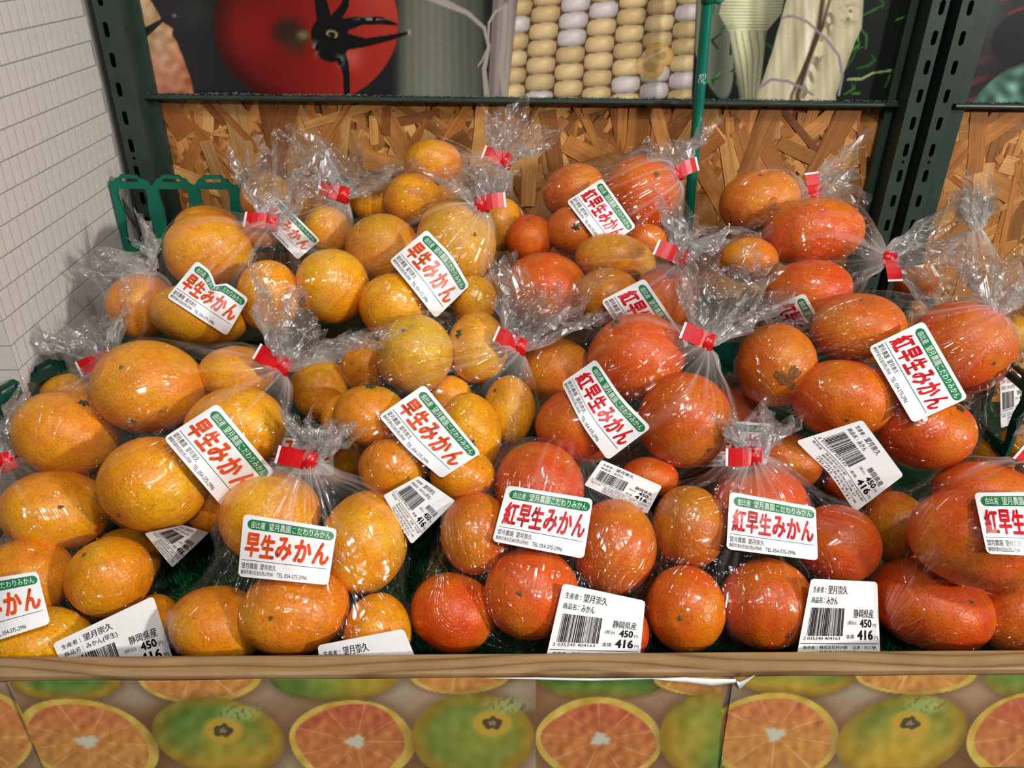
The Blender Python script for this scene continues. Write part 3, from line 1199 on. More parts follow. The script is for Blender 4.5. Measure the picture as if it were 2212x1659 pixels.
# left post
xa, xb = float(on_y(198, 0, YPOST)[0]), float(on_y(256, 0, YPOST)[0])
xs = float(on_y(230, 64, YPOST)[0])
root = empty('slotted_post', (xa, YPOST, ZP0))
tag(root, 'dark green slotted steel post against the white brick wall', 'post')
place_plate(slot_plate(xb-xa, ZP0, ZP1, xs-xa, SP, slot_zs[0], 0.0052, SH, [slot_zs[-1]-SP*0.46]), xa, YPOST, root)
mb = MB()
mb.box(xa, xa+0.0016, YPOST+0.0008, D+0.02, ZP0, ZP1)
mb.box(xb-0.0016, xb, YPOST+0.0008, D+0.02, ZP0, ZP1)
mb.box(xa+0.0016, xb-0.0016, D+0.012, D+0.02, ZP0, ZP1)
o = mb.obj('channel_sides', M['post'])
set_parent_keep(o, root)
xf = float(on_y(299, 0, D-0.010)[0])
mb = MB()
mb.box(xb, xf, D-0.010, D+0.02, ZP0, ZP1)
o = mb.obj('panel_flange', M['post'])
set_parent_keep(o, root)
mb = MB()
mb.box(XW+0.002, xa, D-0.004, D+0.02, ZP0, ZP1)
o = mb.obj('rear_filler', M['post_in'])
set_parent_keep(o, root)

# right double post
fx = [float(on_y(x_, 100, YPOST)[0]) for x_ in (1990, 2027, 2053, 2090)]
sx1, sx2 = float(on_y(2013, 100, YPOST)[0]), float(on_y(2073, 100, YPOST)[0])
szr = [float(on_y(x_, y_, YPOST)[2]) for x_, y_ in ((2015, 82), (2002, 143), (1987, 206), (1971, 266), (1956, 324))]
SPr = (szr[0]-szr[-1])/4
root = empty('slotted_post', (fx[0], YPOST, ZP0))
tag(root, 'double dark green slotted steel post between the two strand board panels', 'post')
place_plate(slot_plate(fx[1]-fx[0], ZP0, ZP1, sx1-fx[0], SPr, szr[0], 0.0052, SPr*0.5, [szr[-1]-SPr*0.46]), fx[0], YPOST, root)
place_plate(slot_plate(fx[3]-fx[2], ZP0, ZP1, sx2-fx[2], SPr, szr[0], 0.0052, SPr*0.5, [szr[-1]-SPr*0.46]), fx[2], YPOST, root)
mb = MB()
for a in (fx[0], fx[1]-0.0016, fx[2], fx[3]-0.0016):
    mb.box(a, a+0.0016, YPOST+0.0008, D+0.02, ZP0, ZP1)
o = mb.obj('channel_sides', M['post'])
set_parent_keep(o, root)
mb = MB()
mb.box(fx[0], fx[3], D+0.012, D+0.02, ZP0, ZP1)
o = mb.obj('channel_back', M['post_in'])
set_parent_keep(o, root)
xl0 = float(on_y(1943, 100, D-0.010)[0])
xr1 = float(on_y(2122, 100, D-0.012)[0])
for a, b, nm in ((xl0, fx[0]-0.002, 'panel_flange'), (fx[3], xr1, 'panel_flange')):
    mb = MB()
    mb.box(a, b, D-0.012, D+0.02, ZP0, ZP1)
    o = mb.obj(nm, M['post'])
    set_parent_keep(o, root)

# --- teal pole in front of the panel
YPL = D-0.045
pt, pb = on_y(1529, 0, YPL), on_y(1491, 430, YPL)
dirp = (pt-pb)
p_top = pb + dirp*1.9
p_bot = pb - dirp*((pb[2]-bed_z(YPL)-0.004)/dirp[2])
root = empty('plastic_pole', tuple(p_bot))
tag(root, 'thin teal green plastic pole standing in front of the corn poster', 'pole')
vs, fs = tube([p_bot, pb, pt, p_top], 0.0056, 16)
o = mesh_obj('shaft', vs, fs, M['pole'], None, True)
set_parent_keep(o, root)
c0 = pb+dirp*0.985
vs, fs = tube([c0, c0+dirp*0.06], 0.0068, 16)
o = mesh_obj('collar', vs, fs, M['pole'], None, True)
set_parent_keep(o, root)
hk = c0+dirp*0.012
vs, fs = tube([hk+np.array([0.004, -0.003, 0]), hk+np.array([0.010, -0.005, -0.001]), hk+np.array([0.014, -0.006, 0.003])], 0.0018, 8)
o = mesh_obj('clip_hook', vs, fs, M['pole'], None, True)
set_parent_keep(o, root)
sp_ = on_y(1515, 168, YPL)
t_ = (sp_[2]-pb[2])/dirp[2]
c1 = pb+dirp*t_
vs, fs = [], []
r_ = np.random.default_rng(4)
for i in range(7):
    for k in range(7):
        an_ = -1.57+(-0.7+1.4*k/6)
        vs.append(c1+dirp*((i-3)*0.008+r_.normal(0, .0012))+np.array([math.cos(an_), math.sin(an_), 0])*0.0058)
for i in range(6):
    for k in range(6):
        if r_.random() < 0.6:
            a = i*7+k
            fs.append((a, a+1, a+8, a+7))
o = mesh_obj('scuff_mark', vs, fs, M['polewear'])
set_parent_keep(o, root)

# --- teal plastic crate walls


def fence_mesh(n_units, uw, hh_, th=0.0016):
    """top strip of a plastic crate: raised handles with slots, V notches and waisted pillars"""
    Wt = n_units*uw
    top = [(0, 0)]
    for k in range(n_units):
        x = k*uw
        top += [(x+0.10*uw, 0.0), (x+0.16*uw, 0.0035), (x+0.24*uw, 0.0040), (x+0.30*uw, 0.0072), (x+0.70*uw, 0.0072), (x+0.76*uw, 0.0040),
                (x+0.84*uw, 0.0035), (x+0.92*uw, -0.001), (x+1.0*uw, -0.0035 if k < n_units-1 else 0.0)]
    outer = top + [(Wt, -hh_), (0, -hh_)]
    loops = [outer[::-1]]
    for k in range(n_units):
        x = k*uw
        loops.append(rrect(x+0.29*uw, x+0.71*uw, -0.0002, 0.0036, 0.0012, 3))
        a, b = x+0.15*uw, x+0.85*uw
        win = [(a+0.02*uw, -0.0070), (b-0.02*uw, -0.0070), (b, -0.0095), (b+0.01*uw, -0.016), (b-0.035*uw, -0.028), (b-0.035*uw, -0.042),
               (b+0.01*uw, -0.056), (b, -hh_+0.010), (a, -hh_+0.010), (a-0.01*uw, -0.056), (a+0.035*uw, -0.042), (a+0.035*uw, -0.028), (a-0.01*uw, -0.016), (a, -0.0095)]
        loops.append(win)
    return curve_mesh(loops, th, 'crate_wall')


c0 = on_x(236, 392, XW+0.003)
YCR = float(c0[1])
c1 = on_y(236+89.5*4, 392+3, YCR)
uw = float(c1[0]-c0[0])/4
ncr = 6
crate = empty('produce_crate', (float(c0[0]), YCR, float(c0[2])-0.08))
tag(crate, 'teal plastic crate with slotted rim standing at the back against the board', 'crate')
me = fence_mesh(ncr, uw, 0.075)
o = link('back_wall', me, M['teal'])
o.matrix_world = Matrix.Translation((float(c0[0]), YCR, float(c0[2]))) @ Matrix.Rotation(math.pi/2, 4, 'X')
bevel(o, 0.0005, 2)
set_parent_keep(o, crate)
# rim of the neighbouring crate, running back past the double post
A = at_depth(2232, 842, 0.66)
Bq = on_x(1968, 612, float(A[0]))
d_ = Bq-A
ln = float(np.linalg.norm(d_))
root = empty('produce_crate', (float(A[0]), float(A[1]), float(A[2])-0.07))
tag(root, 'dark teal crate rim running back beside the curled price label bag', 'crate')
o = link('side_wall', fence_mesh(4, ln/4, 0.070), M['crate_dark'])
e1 = Vector(d_).normalized()
e3 = e1.cross(Vector((0, 0, 1))).normalized()
e2 = e3.cross(e1)
o.matrix_world = Matrix.Translation(Vector(A)) @ Matrix(((e1.x, e2.x, e3.x, 0), (e1.y, e2.y, e3.y, 0), (e1.z, e2.z, e3.z, 0), (0, 0, 0, 1)))
bevel(o, 0.0005, 2)
set_parent_keep(o, root)

# left front fence piece, running diagonally past the wall corner
A = at_depth(136, 778, 0.715)
B = at_depth(-22, 868, 0.660)
d_ = B-A
ln = float(np.linalg.norm(d_))
root = empty('crate_divider', (float(A[0]), float(A[1]), float(A[2])-0.07))
tag(root, 'dark teal plastic crate rim leaning past the white brick corner', 'crate')
me = fence_mesh(2, ln/2, 0.070)
o = link('slotted_rim', me, M['crate_dark'])
e1 = Vector(d_).normalized()
e3 = e1.cross(Vector((0, 0, 1))).normalized()
e2 = e3.cross(e1)
o.matrix_world = Matrix.Translation(Vector(A)) @ Matrix(((e1.x, e2.x, e3.x, 0), (e1.y, e2.y, e3.y, 0), (e1.z, e2.z, e3.z, 0), (0, 0, 0, 1)))
bevel(o, 0.0005, 2)
set_parent_keep(o, root)

# --- printed sheets on the front face
ZS1 = float(on_y(1106, 1459, YF-0.001)[2])
ZS0 = float(on_y(2000, 1651, YF-0.001)[2])


def sheet(xa_top, xa_bot, xb_top, xb_bot, y, label, nu, nv=72, dz=0.0):
    A_t, A_b = on_y(xa_top, 1470, y), on_y(xa_bot, 1655, y)
    B_t, B_b = on_y(xb_top, 1470, y), on_y(xb_bot, 1655, y)

    def f(u, v):
        xt = A_t[0]+(B_t[0]-A_t[0])*u
        xb_ = A_b[0]+(B_b[0]-A_b[0])*u
        X = xb_+(xt-xb_)*v
        zz = ZS0-0.02*0+(ZS1+dz-ZS0)*v
        yy = np.full_like(u, y)-0.0006*np.sin(u*9+v*2)**2
        return np.stack([X, yy, zz], 1)
    o = print_plane('printed_sheet', f, nu, nv, paint_sheet, M['sheet'], 1.08)
    m = o.modifiers.new('thick', 'SOLIDIFY')
    m.thickness = 0.0004
    m.offset = -1
    tag(o, label, 'printed sheet')
    return o


sheet(-260, -260, 60, 110, YF-0.0016, 'citrus print sheet at the brick wall end, its torn edge tucked under the next sheet', 90, dz=-0.003)
s2 = sheet(16, 92, 1165, 1165, YF-0.0030, 'longest citrus print sheet, two cut oranges and two green fruits, on the board front', 520)
s3 = sheet(1157, 1157, 1600, 1572, YF-0.0022, 'short citrus print sheet with one cut orange, its white top edge torn and curling', 230, dz=-0.002)
s4 = sheet(1582, 1556, 2500, 2520, YF-0.0036, 'citrus print sheet with a folded white corner beside the torn sheet', 430)


def flap(px_pts, y_out, name, par):
    """a little curled strip of white paper given by picture points along two edges"""
    n = len(px_pts)
    vs = []
    for (xt, yt, xb_, yb_) in px_pts:
        vs.append(on_y(xt, yt, YF-0.0042))
        mid = on_y((xt+xb_)/2, (yt+yb_)/2, YF-y_out)
        vs.append(mid)
        vs.append(on_y(xb_, yb_, YF-0.0046))
    fs = []
    for i in range(n-1):
        for k in range(2):
            a = i*3+k
            fs.append((a, a+1, a+4, a+3))
    o = mesh_obj(name, vs, fs, M['paper'], par, True)
    return o


flap([(1050, 1464, 1050, 1465), (1158, 1463, 1158, 1468), (1280, 1465, 1280, 1471), (1410, 1465, 1410, 1467), (1480, 1463, 1480, 1474), (1540, 1466, 1540, 1481), (1590, 1467, 1590, 1475)], 0.0065, 'torn_white_edge', s3)
flap([(1591, 1472, 1591, 1474), (1599, 1473, 1598, 1489), (1615, 1465, 1614, 1474), (1631, 1458, 1631, 1459)], 0.0060, 'folded_corner', s4)

# ------------------------------------------------------------------ fruit table
# colours of the peel
CA = [(238, 150, 12), (234, 142, 10), (240, 156, 14), (228, 136, 12), (242, 150, 10)]
CB = [(220, 86, 12), (222, 80, 12), (214, 90, 14), (226, 92, 14), (216, 78, 16)]
CBO = [(222, 112, 24), (226, 120, 28)]
# bag -> list of (x, y, rx, ry, tilt, front bonus, (scars: x, y, kind))
FR = {
 'A1': [(119, 1104, 113, 84, 6, 0, [(178, 1082, 's')]), (62, 1246, 93, 84, 0, 0, []), (237, 1247, 90, 84, -20, 0, [(207, 1186, 's')]), (268, 1212, 74, 72, 0, -90, []),
        (85, 1378, 106, 66, 0, 0, []), (332, 1350, 55, 66, 0, -60, []), (-58, 1120, 64, 72, 0, -40, [])],
 'A2': [(583, 1112, 106, 98, 0, 0, []), (787, 1172, 94, 111, 8, 0, []), (636, 1320, 117, 90, -8, 60, [(612, 1306, 's')]), (470, 1350, 103, 80, 15, 0, []),
        (815, 1372, 72, 88, 0, 0, [])],
 'B1': [(1164, 1052, 98, 100, 0, 0, []), (1027, 1150, 76, 90, 0, 0, []), (1326, 1182, 90, 105, 8, 0, []), (1147, 1280, 102, 97, 0, 70, [(1120, 1258, 's')]),
        (980, 1322, 97, 84, 12, 0, []), (1335, 1365, 66, 70, 0, -30, [])],
 'B2': [(1640, 1102, 108, 97, 0, 0, []), (1809, 1174, 90, 86, 12, 0, []), (1656, 1305, 98, 96, 0, 60, [(1681, 1352, 'b')]), (1488, 1140, 78, 92, 0, 0, []),
        (1480, 1314, 84, 92, 0, 10, [(1451, 1313, 's')]), (1830, 1340, 62, 70, 0, -60, [])],
 'B3': [(2106, 1162, 136, 108, 12, 230, []), (2125, 1062, 108, 66, 8, 0, []), (2008, 1306, 130, 96, 18, 0, [(2044, 1272, 's')]), (2190, 1326, 92, 88, 0, -20, []), (1932, 1140, 66, 78, 0, -60, [])],
 'A3': [(324, 838, 118, 102, 8, 220, [(307, 793, 's'), (327, 905, 's')]), (145, 937, 108, 94, 14, 30, [(201, 866, 'c')]), (334, 1046, 114, 102, 10, 60, [(290, 1105, 's')]),
        (508, 925, 106, 90, -10, 40, [(533, 941, 's')]), (512, 806, 80, 60, 0, 0, []), (456, 1088, 58, 62, 0, -60, [])],
 'A4': [(894, 764, 83, 86, 0, 200, [(880, 716, 's')]), (1032, 750, 66, 79, 0, 0, [(991, 722, 'c')]), (800, 898, 80, 68, 5, 0, [(804, 833, 'c')]), (790, 790, 56, 58, 0, -60, []),
        (1017, 934, 66, 86, -14, 60, [(1023, 955, 'c')]), (1100, 888, 56, 76, 0, 0, [(1068, 841, 's')]), (848, 1010, 75, 64, 0, 0, []), (1000, 1026, 70, 58, 0, -20, []), (972, 858, 48, 48, 0, -60, [])],
 'B4': [(1374, 772, 105, 94, -14, 80, [(1324, 697, 'c')]), (1203, 800, 78, 70, 0, -40, []), (1252, 920, 94, 84, 0, 0, []), (1481, 910, 101, 104, 0, 20, [(1519, 971, 's')]), (1402, 1030, 62, 44, 0, -60, [])],
 'A5': [(305, 662, 70, 72, 0, 0, [])],
 'A6': [(450, 545, 93, 84, -6, 80, []), (450, 492, 70, 48, 0, -60, []), (430, 682, 101, 66, 8, 0, []), (580, 640, 66, 78, 0, 0, []), (718, 618, 80, 80, 0, 0, [(661, 651, 'c')])],
 'A7': [(578, 432, 56, 56, 0, 0, []), (648, 440, 60, 58, 0, -10, []), (706, 500, 52, 56, 0, 0, []), (566, 496, 44, 40, 0, -20, [])],
 'A8': [(986, 527, 85, 96, -10, 40, [(1032, 519, 's')]), (826, 540, 82, 79, 0, 0, []), (852, 660, 76, 72, 0, 20, []), (1024, 648, 50, 56, 0, 0, [])],
 'A9': [(935, 352, 63, 49, -6, 0, []), (892, 432, 62, 56, 0, 60, []), (806, 434, 48, 46, 0, 0, []), (1082, 486, 52, 58, 0, 0, []), (975, 440, 48, 44, 0, -30, [])],
 'B5': [(1388, 417, 81, 81, 0, 60, [(1407, 392, 'b')]), (1240, 414, 68, 58, -20, 0, []), (1236, 498, 57, 52, 0, 20, [(1240, 501, 'c')]), (1145, 516, 52, 53, 0, 0, [(1140, 479, 's')]), (1394, 522, 46, 38, 0, -20, [])],
 'B6': [(1180, 630, 92, 86, 0, 0, []), (1328, 562, 88, 56, 10, 0, []), (1312, 642, 74, 64, 0, 10, []), (1432, 652, 66, 78, 0, 30, [(1440, 598, 'c')])],
 'B7': [(1675, 786, 84, 92, 0, 0, [(1676, 818, 'x')]), (1852, 710, 100, 78, 0, 0, [(1838, 648, 's')]), (2076, 750, 106, 102, 0, 60, [(2095, 789, 's')]), (1823, 860, 109, 84, 8, 80, [(1798, 907, 's')]),
        (2000, 930, 100, 82, 6, 20, [(2046, 879, 'c')])],
 'B8': [(1642, 436, 88, 68, -10, 0, [(1626, 388, 's'), (1640, 468, 'x')]), (1618, 562, 62, 48, 0, 0, [])],
 'B10': [(1757, 505, 107, 76, -4, 0, []), (1745, 632, 92, 72, -10, 30, [])],
 'B9': [(1568, 1010, 84, 76, 0, -140, []), (1580, 900, 70, 66, 0, -140, []), (1700, 1000, 74, 66, 0, -260, []), (1850, 1050, 70, 60, 0, -260, [])],
 'A10': [(150, 862, 62, 56, 0, -160, [])],
 'A11': [(690, 838, 60, 70, 0, 0, []), (742, 905, 50, 55, 0, -60, []), (712, 990, 84, 66, 0, -160, [])],
 'C1': [(2196, 724, 46, 42, 0, 0, []), (2206, 962, 46, 46, 0, 0, []), (2148, 988, 42, 44, 0, -40, []), (1978, 612, 46, 38, 0, 0, []), (2246, 850, 58, 60, 0, -40, []), (2262, 1010, 62, 60, 0, -40, [])],
}
COLR = {}
for b in FR:
    COLR[b] = CA if b[0] in 'AC' else CB
SPECIAL_COL = {('B6', 1): (230, 140, 30), ('B6', 2): (208, 112, 24), ('B8', 0): (228, 122, 24), ('B8', 1): (226, 120, 28), ('B5', 1): (214, 104, 22), ('B5', 2): (216, 100, 22),
               ('B1', 1): (214, 106, 22), ('B1', 2): (218, 108, 22), ('B2', 3): (204, 104, 20), ('B3', 4): (204, 110, 24), ('B7', 1): (222, 108, 24), ('B7', 0): (216, 104, 26), ('B4', 1): (212, 106, 26),
               ('A4', 0): (226, 158, 30), ('A4', 1): (238, 158, 24), ('A4', 5): (232, 156, 20), ('A8', 0): (228, 154, 30), ('A8', 1): (216, 140, 28), ('A6', 2): (222, 146, 20), ('A3', 0): (238, 142, 20), ('A2', 2): (234, 134, 20),
               ('A3', 1): (240, 150, 24), ('C1', 0): (240, 170, 20), ('C1', 3): (200, 100, 20), ('A10', 0): (238, 150, 26)}
BAG_LIFT = {'A3': 0.03, 'A4': 0.012, 'B4': 0.02, 'B7': 0.02, 'A6': 0.012, 'A8': 0.012, 'B6': 0.005, 'C1': -0.02, 'B9': -0.03, 'A11': -0.01, 'A9': 0.01, 'B5': 0.0, 'A2': 0.0}

fruits = []


def plane_depth(x, y):
    r = ray(x, y)
    # z = PA1 + PSL*(Y-PA0)
    t = (PA[1]-PSL*PA[0]-ZC)/(r[2]-PSL*r[1])
    return t


for b in FR:
    for i, (x, y, rx, ry, ti, bonus, scars) in enumerate(FR[b]):
        fruits.append(dict(bag=b, i=i, x=x, y=y, rx=rx, ry=ry, tilt=ti, order=y+bonus, scars=scars,
                           d0=plane_depth(x, y)-BAG_LIFT.get(b, 0)+(0.03 if bonus <= -40 else 0)))
nF = len(fruits)
RAY = np.array([ray(f['x'], f['y']) for f in fruits])
PXR = np.array([0.5*(f['rx']+f['ry']) for f in fruits])
PXM = np.array([min(f['rx'], f['ry']) for f in fruits])
D0 = np.array([f['d0'] for f in fruits])
dep = D0.copy()
ordr = np.array([f['order'] for f in fruits], float)
for it in range(400):
    Pn = RAY*dep[:, None]
    Rn = PXR*dep/F
    delta = np.zeros(nF)
    for a in range(nF):
        for c in range(a+1, nF):
            S = 0.93*(Rn[a]+Rn[c])
            if abs(fruits[a]['x']-fruits[c]['x']) > 260 or abs(fruits[a]['y']-fruits[c]['y']) > 260:
                continue
            v = Pn[a]-Pn[c]
            dist2 = v @ v
            if dist2 < S*S:
                near, far = (a, c) if ordr[a] >= ordr[c] else (c, a)
                ax = abs(fruits[a]['x']-fruits[c]['x'])
                ay = abs(fruits[a]['y']-fruits[c]['y'])
                lat = math.hypot(ax, ay)*dep[near]/F
                need = math.sqrt(max(S*S-lat*lat, 1e-9))
                cur = dep[far]-dep[near]
                push = (need-cur)*0.25
                if push > 0:
                    delta[near] -= push*0.5
                    delta[far] += push*0.5
    dep += np.clip(delta, -0.01, 0.01)
    dep += (D0-dep)*0.02
    Pw = CAM + RAY*dep[:, None]
    Rn = PXR*dep/F
    for k in range(nF):
        # rest above the bed, in front of the back panel
        for _ in range(3):
            p = CAM+RAY[k]*dep[k]
            R = PXM[k]*dep[k]/F
            lim = bed_z(p[1])+R*1.05+0.004
            if p[2] < lim:
                dep[k] -= min(0.01, (lim-p[2])*0.6)
            if p[1]+Rn[k] > D-0.056 and fruits[k]['bag'] != 'C1':
                dep[k] -= (p[1]+Rn[k]-(D-0.056))*0.8
            if p[1]-Rn[k]*0.97 < YB+0.003 and p[2]-Rn[k] < ZB:
                dep[k] += 0.5*(YB+0.003-p[1]+Rn[k]*0.97)
            if p[0]-Rn[k] < XW+0.004 and p[1]+Rn[k]*0.5 > YC:
                pass

CAMROT = np.stack([RGT, UP, -FWD], 1)            # columns: local axes in the world
NU, NV = 44, 30


def sphere_dirs(nu, nv):
    v = np.linspace(0, math.pi, nv)
    u = np.linspace(0, 2*math.pi, nu, endpoint=False)
    pts = [np.array([0, 0, 1.0])]
    for a in v[1:-1]:
        for b in u:
            pts.append(np.array([math.sin(a)*math.cos(b), math.sin(a)*math.sin(b), math.cos(a)]))
    pts.append(np.array([0, 0, -1.0]))
    fs = []
    for k in range(nu):
        fs.append((0, 1+k, 1+(k+1) % nu))
    for i in range(nv-3):
        for k in range(nu):
            a = 1+i*nu+k
            b = 1+i*nu+(k+1) % nu
            fs.append((a, a+nu, b+nu, b))
    last = 1+(nv-3)*nu
    for k in range(nu):
        fs.append((last+k, len(pts)-1, last+(k+1) % nu))
    return np.array(pts), fs


SD, SF = sphere_dirs(NU, NV)


def scar_disc(fr, px, py, rad, mat, name, par, seed, lobes=0, rise=0.0006, amp=0.18, n=14):
    """small patch lying on the fruit's skin around the picture point"""
    a = math.radians(fr['tilt'])
    dx, dy = px-fr['x'], -(py-fr['y'])
    ca, sa = math.cos(-a), math.sin(-a)
    u = (dx*ca+dy*sa)/fr['rx']
    v = (-dx*sa+dy*ca)/fr['ry']
    s = u*u+v*v
    if s > 0.92:
        k = math.sqrt(0.92/s)
        u, v = u*k, v*k
        s = 0.92
    nrm = np.array([u, v, math.sqrt(1-s)])
    t1 = np.cross(nrm, [0, 1.0, 0.1])
    t1 /= np.linalg.norm(t1)
    t2 = np.cross(nrm, t1)
    rs = np.random.default_rng(seed)
    ph = rs.uniform(0, 6.28, 4)
    A = fr['ax']
    Rm = float(A.mean())
    vs, fs = [], []
    rings = 4
    c = nrm*A
    vs.append(c+nrm*rise*0.6)
    for i in range(1, rings+1):
        for k in range(n):
            an_ = 2*math.pi*k/n
            rr = rad*(i/rings)*(1+amp*(math.sin(3*an_+ph[0])+0.7*math.sin(5*an_+ph[1])+0.5*math.sin(2*an_+ph[2])))
            if lobes:
                rr = rad*(i/rings)*(0.75+0.35*math.cos(lobes*an_+ph[0]))
            q = nrm+(t1*math.cos(an_)+t2*math.sin(an_))*rr/Rm
            q /= np.linalg.norm(q)
            h = rise*(1.0 if i < rings else -0.2) + (rs.normal(0, rise*0.25) if i < rings else 0)
            vs.append(q*fruit_r(q, fr)*A+q*h)
    for k in range(n):
        fs.append((0, 1+k, 1+(k+1) % n))
    for i in range(rings-1):
        for k in range(n):
            a_, b_ = 1+i*n+k, 1+i*n+(k+1) % n
            fs.append((a_, a_+n, b_+n, b_))
    o = mesh_obj(name, vs, fs, mat, par, True)
    return o


def fruit_r(q, fr):
    """radial shape factor of the unit fruit in direction(s) q: lumps, flat poles and a dimple"""
    q = np.atleast_2d(q)
    r = 1.0+0.012*fr['n1'](q)+0.006*fr['n2'](q)
    c = q @ fr['pole']
    r = r - 0.045*np.exp(-((1-c)/0.035))*1.0 - 0.03*np.exp(-((1+c)/0.03))
    r = r - 0.03*np.abs(c)**4
    return r[0] if r.shape[0] == 1 else r


BAGDESC = {
 'A1': 'yellow-orange mandarin in the front bag beside the tilted price label',
 'A2': 'yellow-orange mandarin in the front bag with an orange-lettered sticker facing out',
 'B1': 'red-orange mandarin in the middle front bag, next to the gap of green turf',
 'B2': 'red-orange mandarin in the front bag whose tape sticks up in front of a half-hidden sticker',
 'B3': 'large red-orange mandarin in the front bag next to the end of the board',
 'A3': 'big yellow-orange mandarin in the bag at the white brick corner',
 'A4': 'yellow-orange mandarin in the crowded middle bag with green-stemmed fruit',
 'B4': 'red-orange mandarin in the bag with a milky crumpled tail above the middle front bag',
 'A5': 'single yellow-orange mandarin at the edge of the pile by the brick wall',
 'A6': 'yellow-orange mandarin in the bag with a creased sticker near the brick wall',
 'A7': 'yellow-orange mandarin at the back, in the bag by the teal crate',
 'A8': 'yellow-orange mandarin in the bag below the topmost fruit of the pile',
 'A9': 'yellow-orange mandarin in the topmost bag against the strand board',
 'B5': 'red-orange mandarin in the back bag beside the teal pole',
 'B6': 'red-orange mandarin in the half-covered bag in front of the teal pole bag',
 'B7': 'red-orange mandarin in the bag with a curled price label hanging below',
 'B8': 'mottled orange mandarin at the back between teal pole and double post',
 'B10': 'red-orange mandarin in the bag in front of the double slotted post',
 'B9': 'shaded red-orange mandarin deep in the gap behind the front bags',
 'A10': 'yellow-orange mandarin half hidden behind the bag at the brick corner',
 'A11': 'yellow-orange mandarin in the dim gap behind the second front bag',
 'C1': 'orange mandarin in the neighbouring crate past the double post',
}
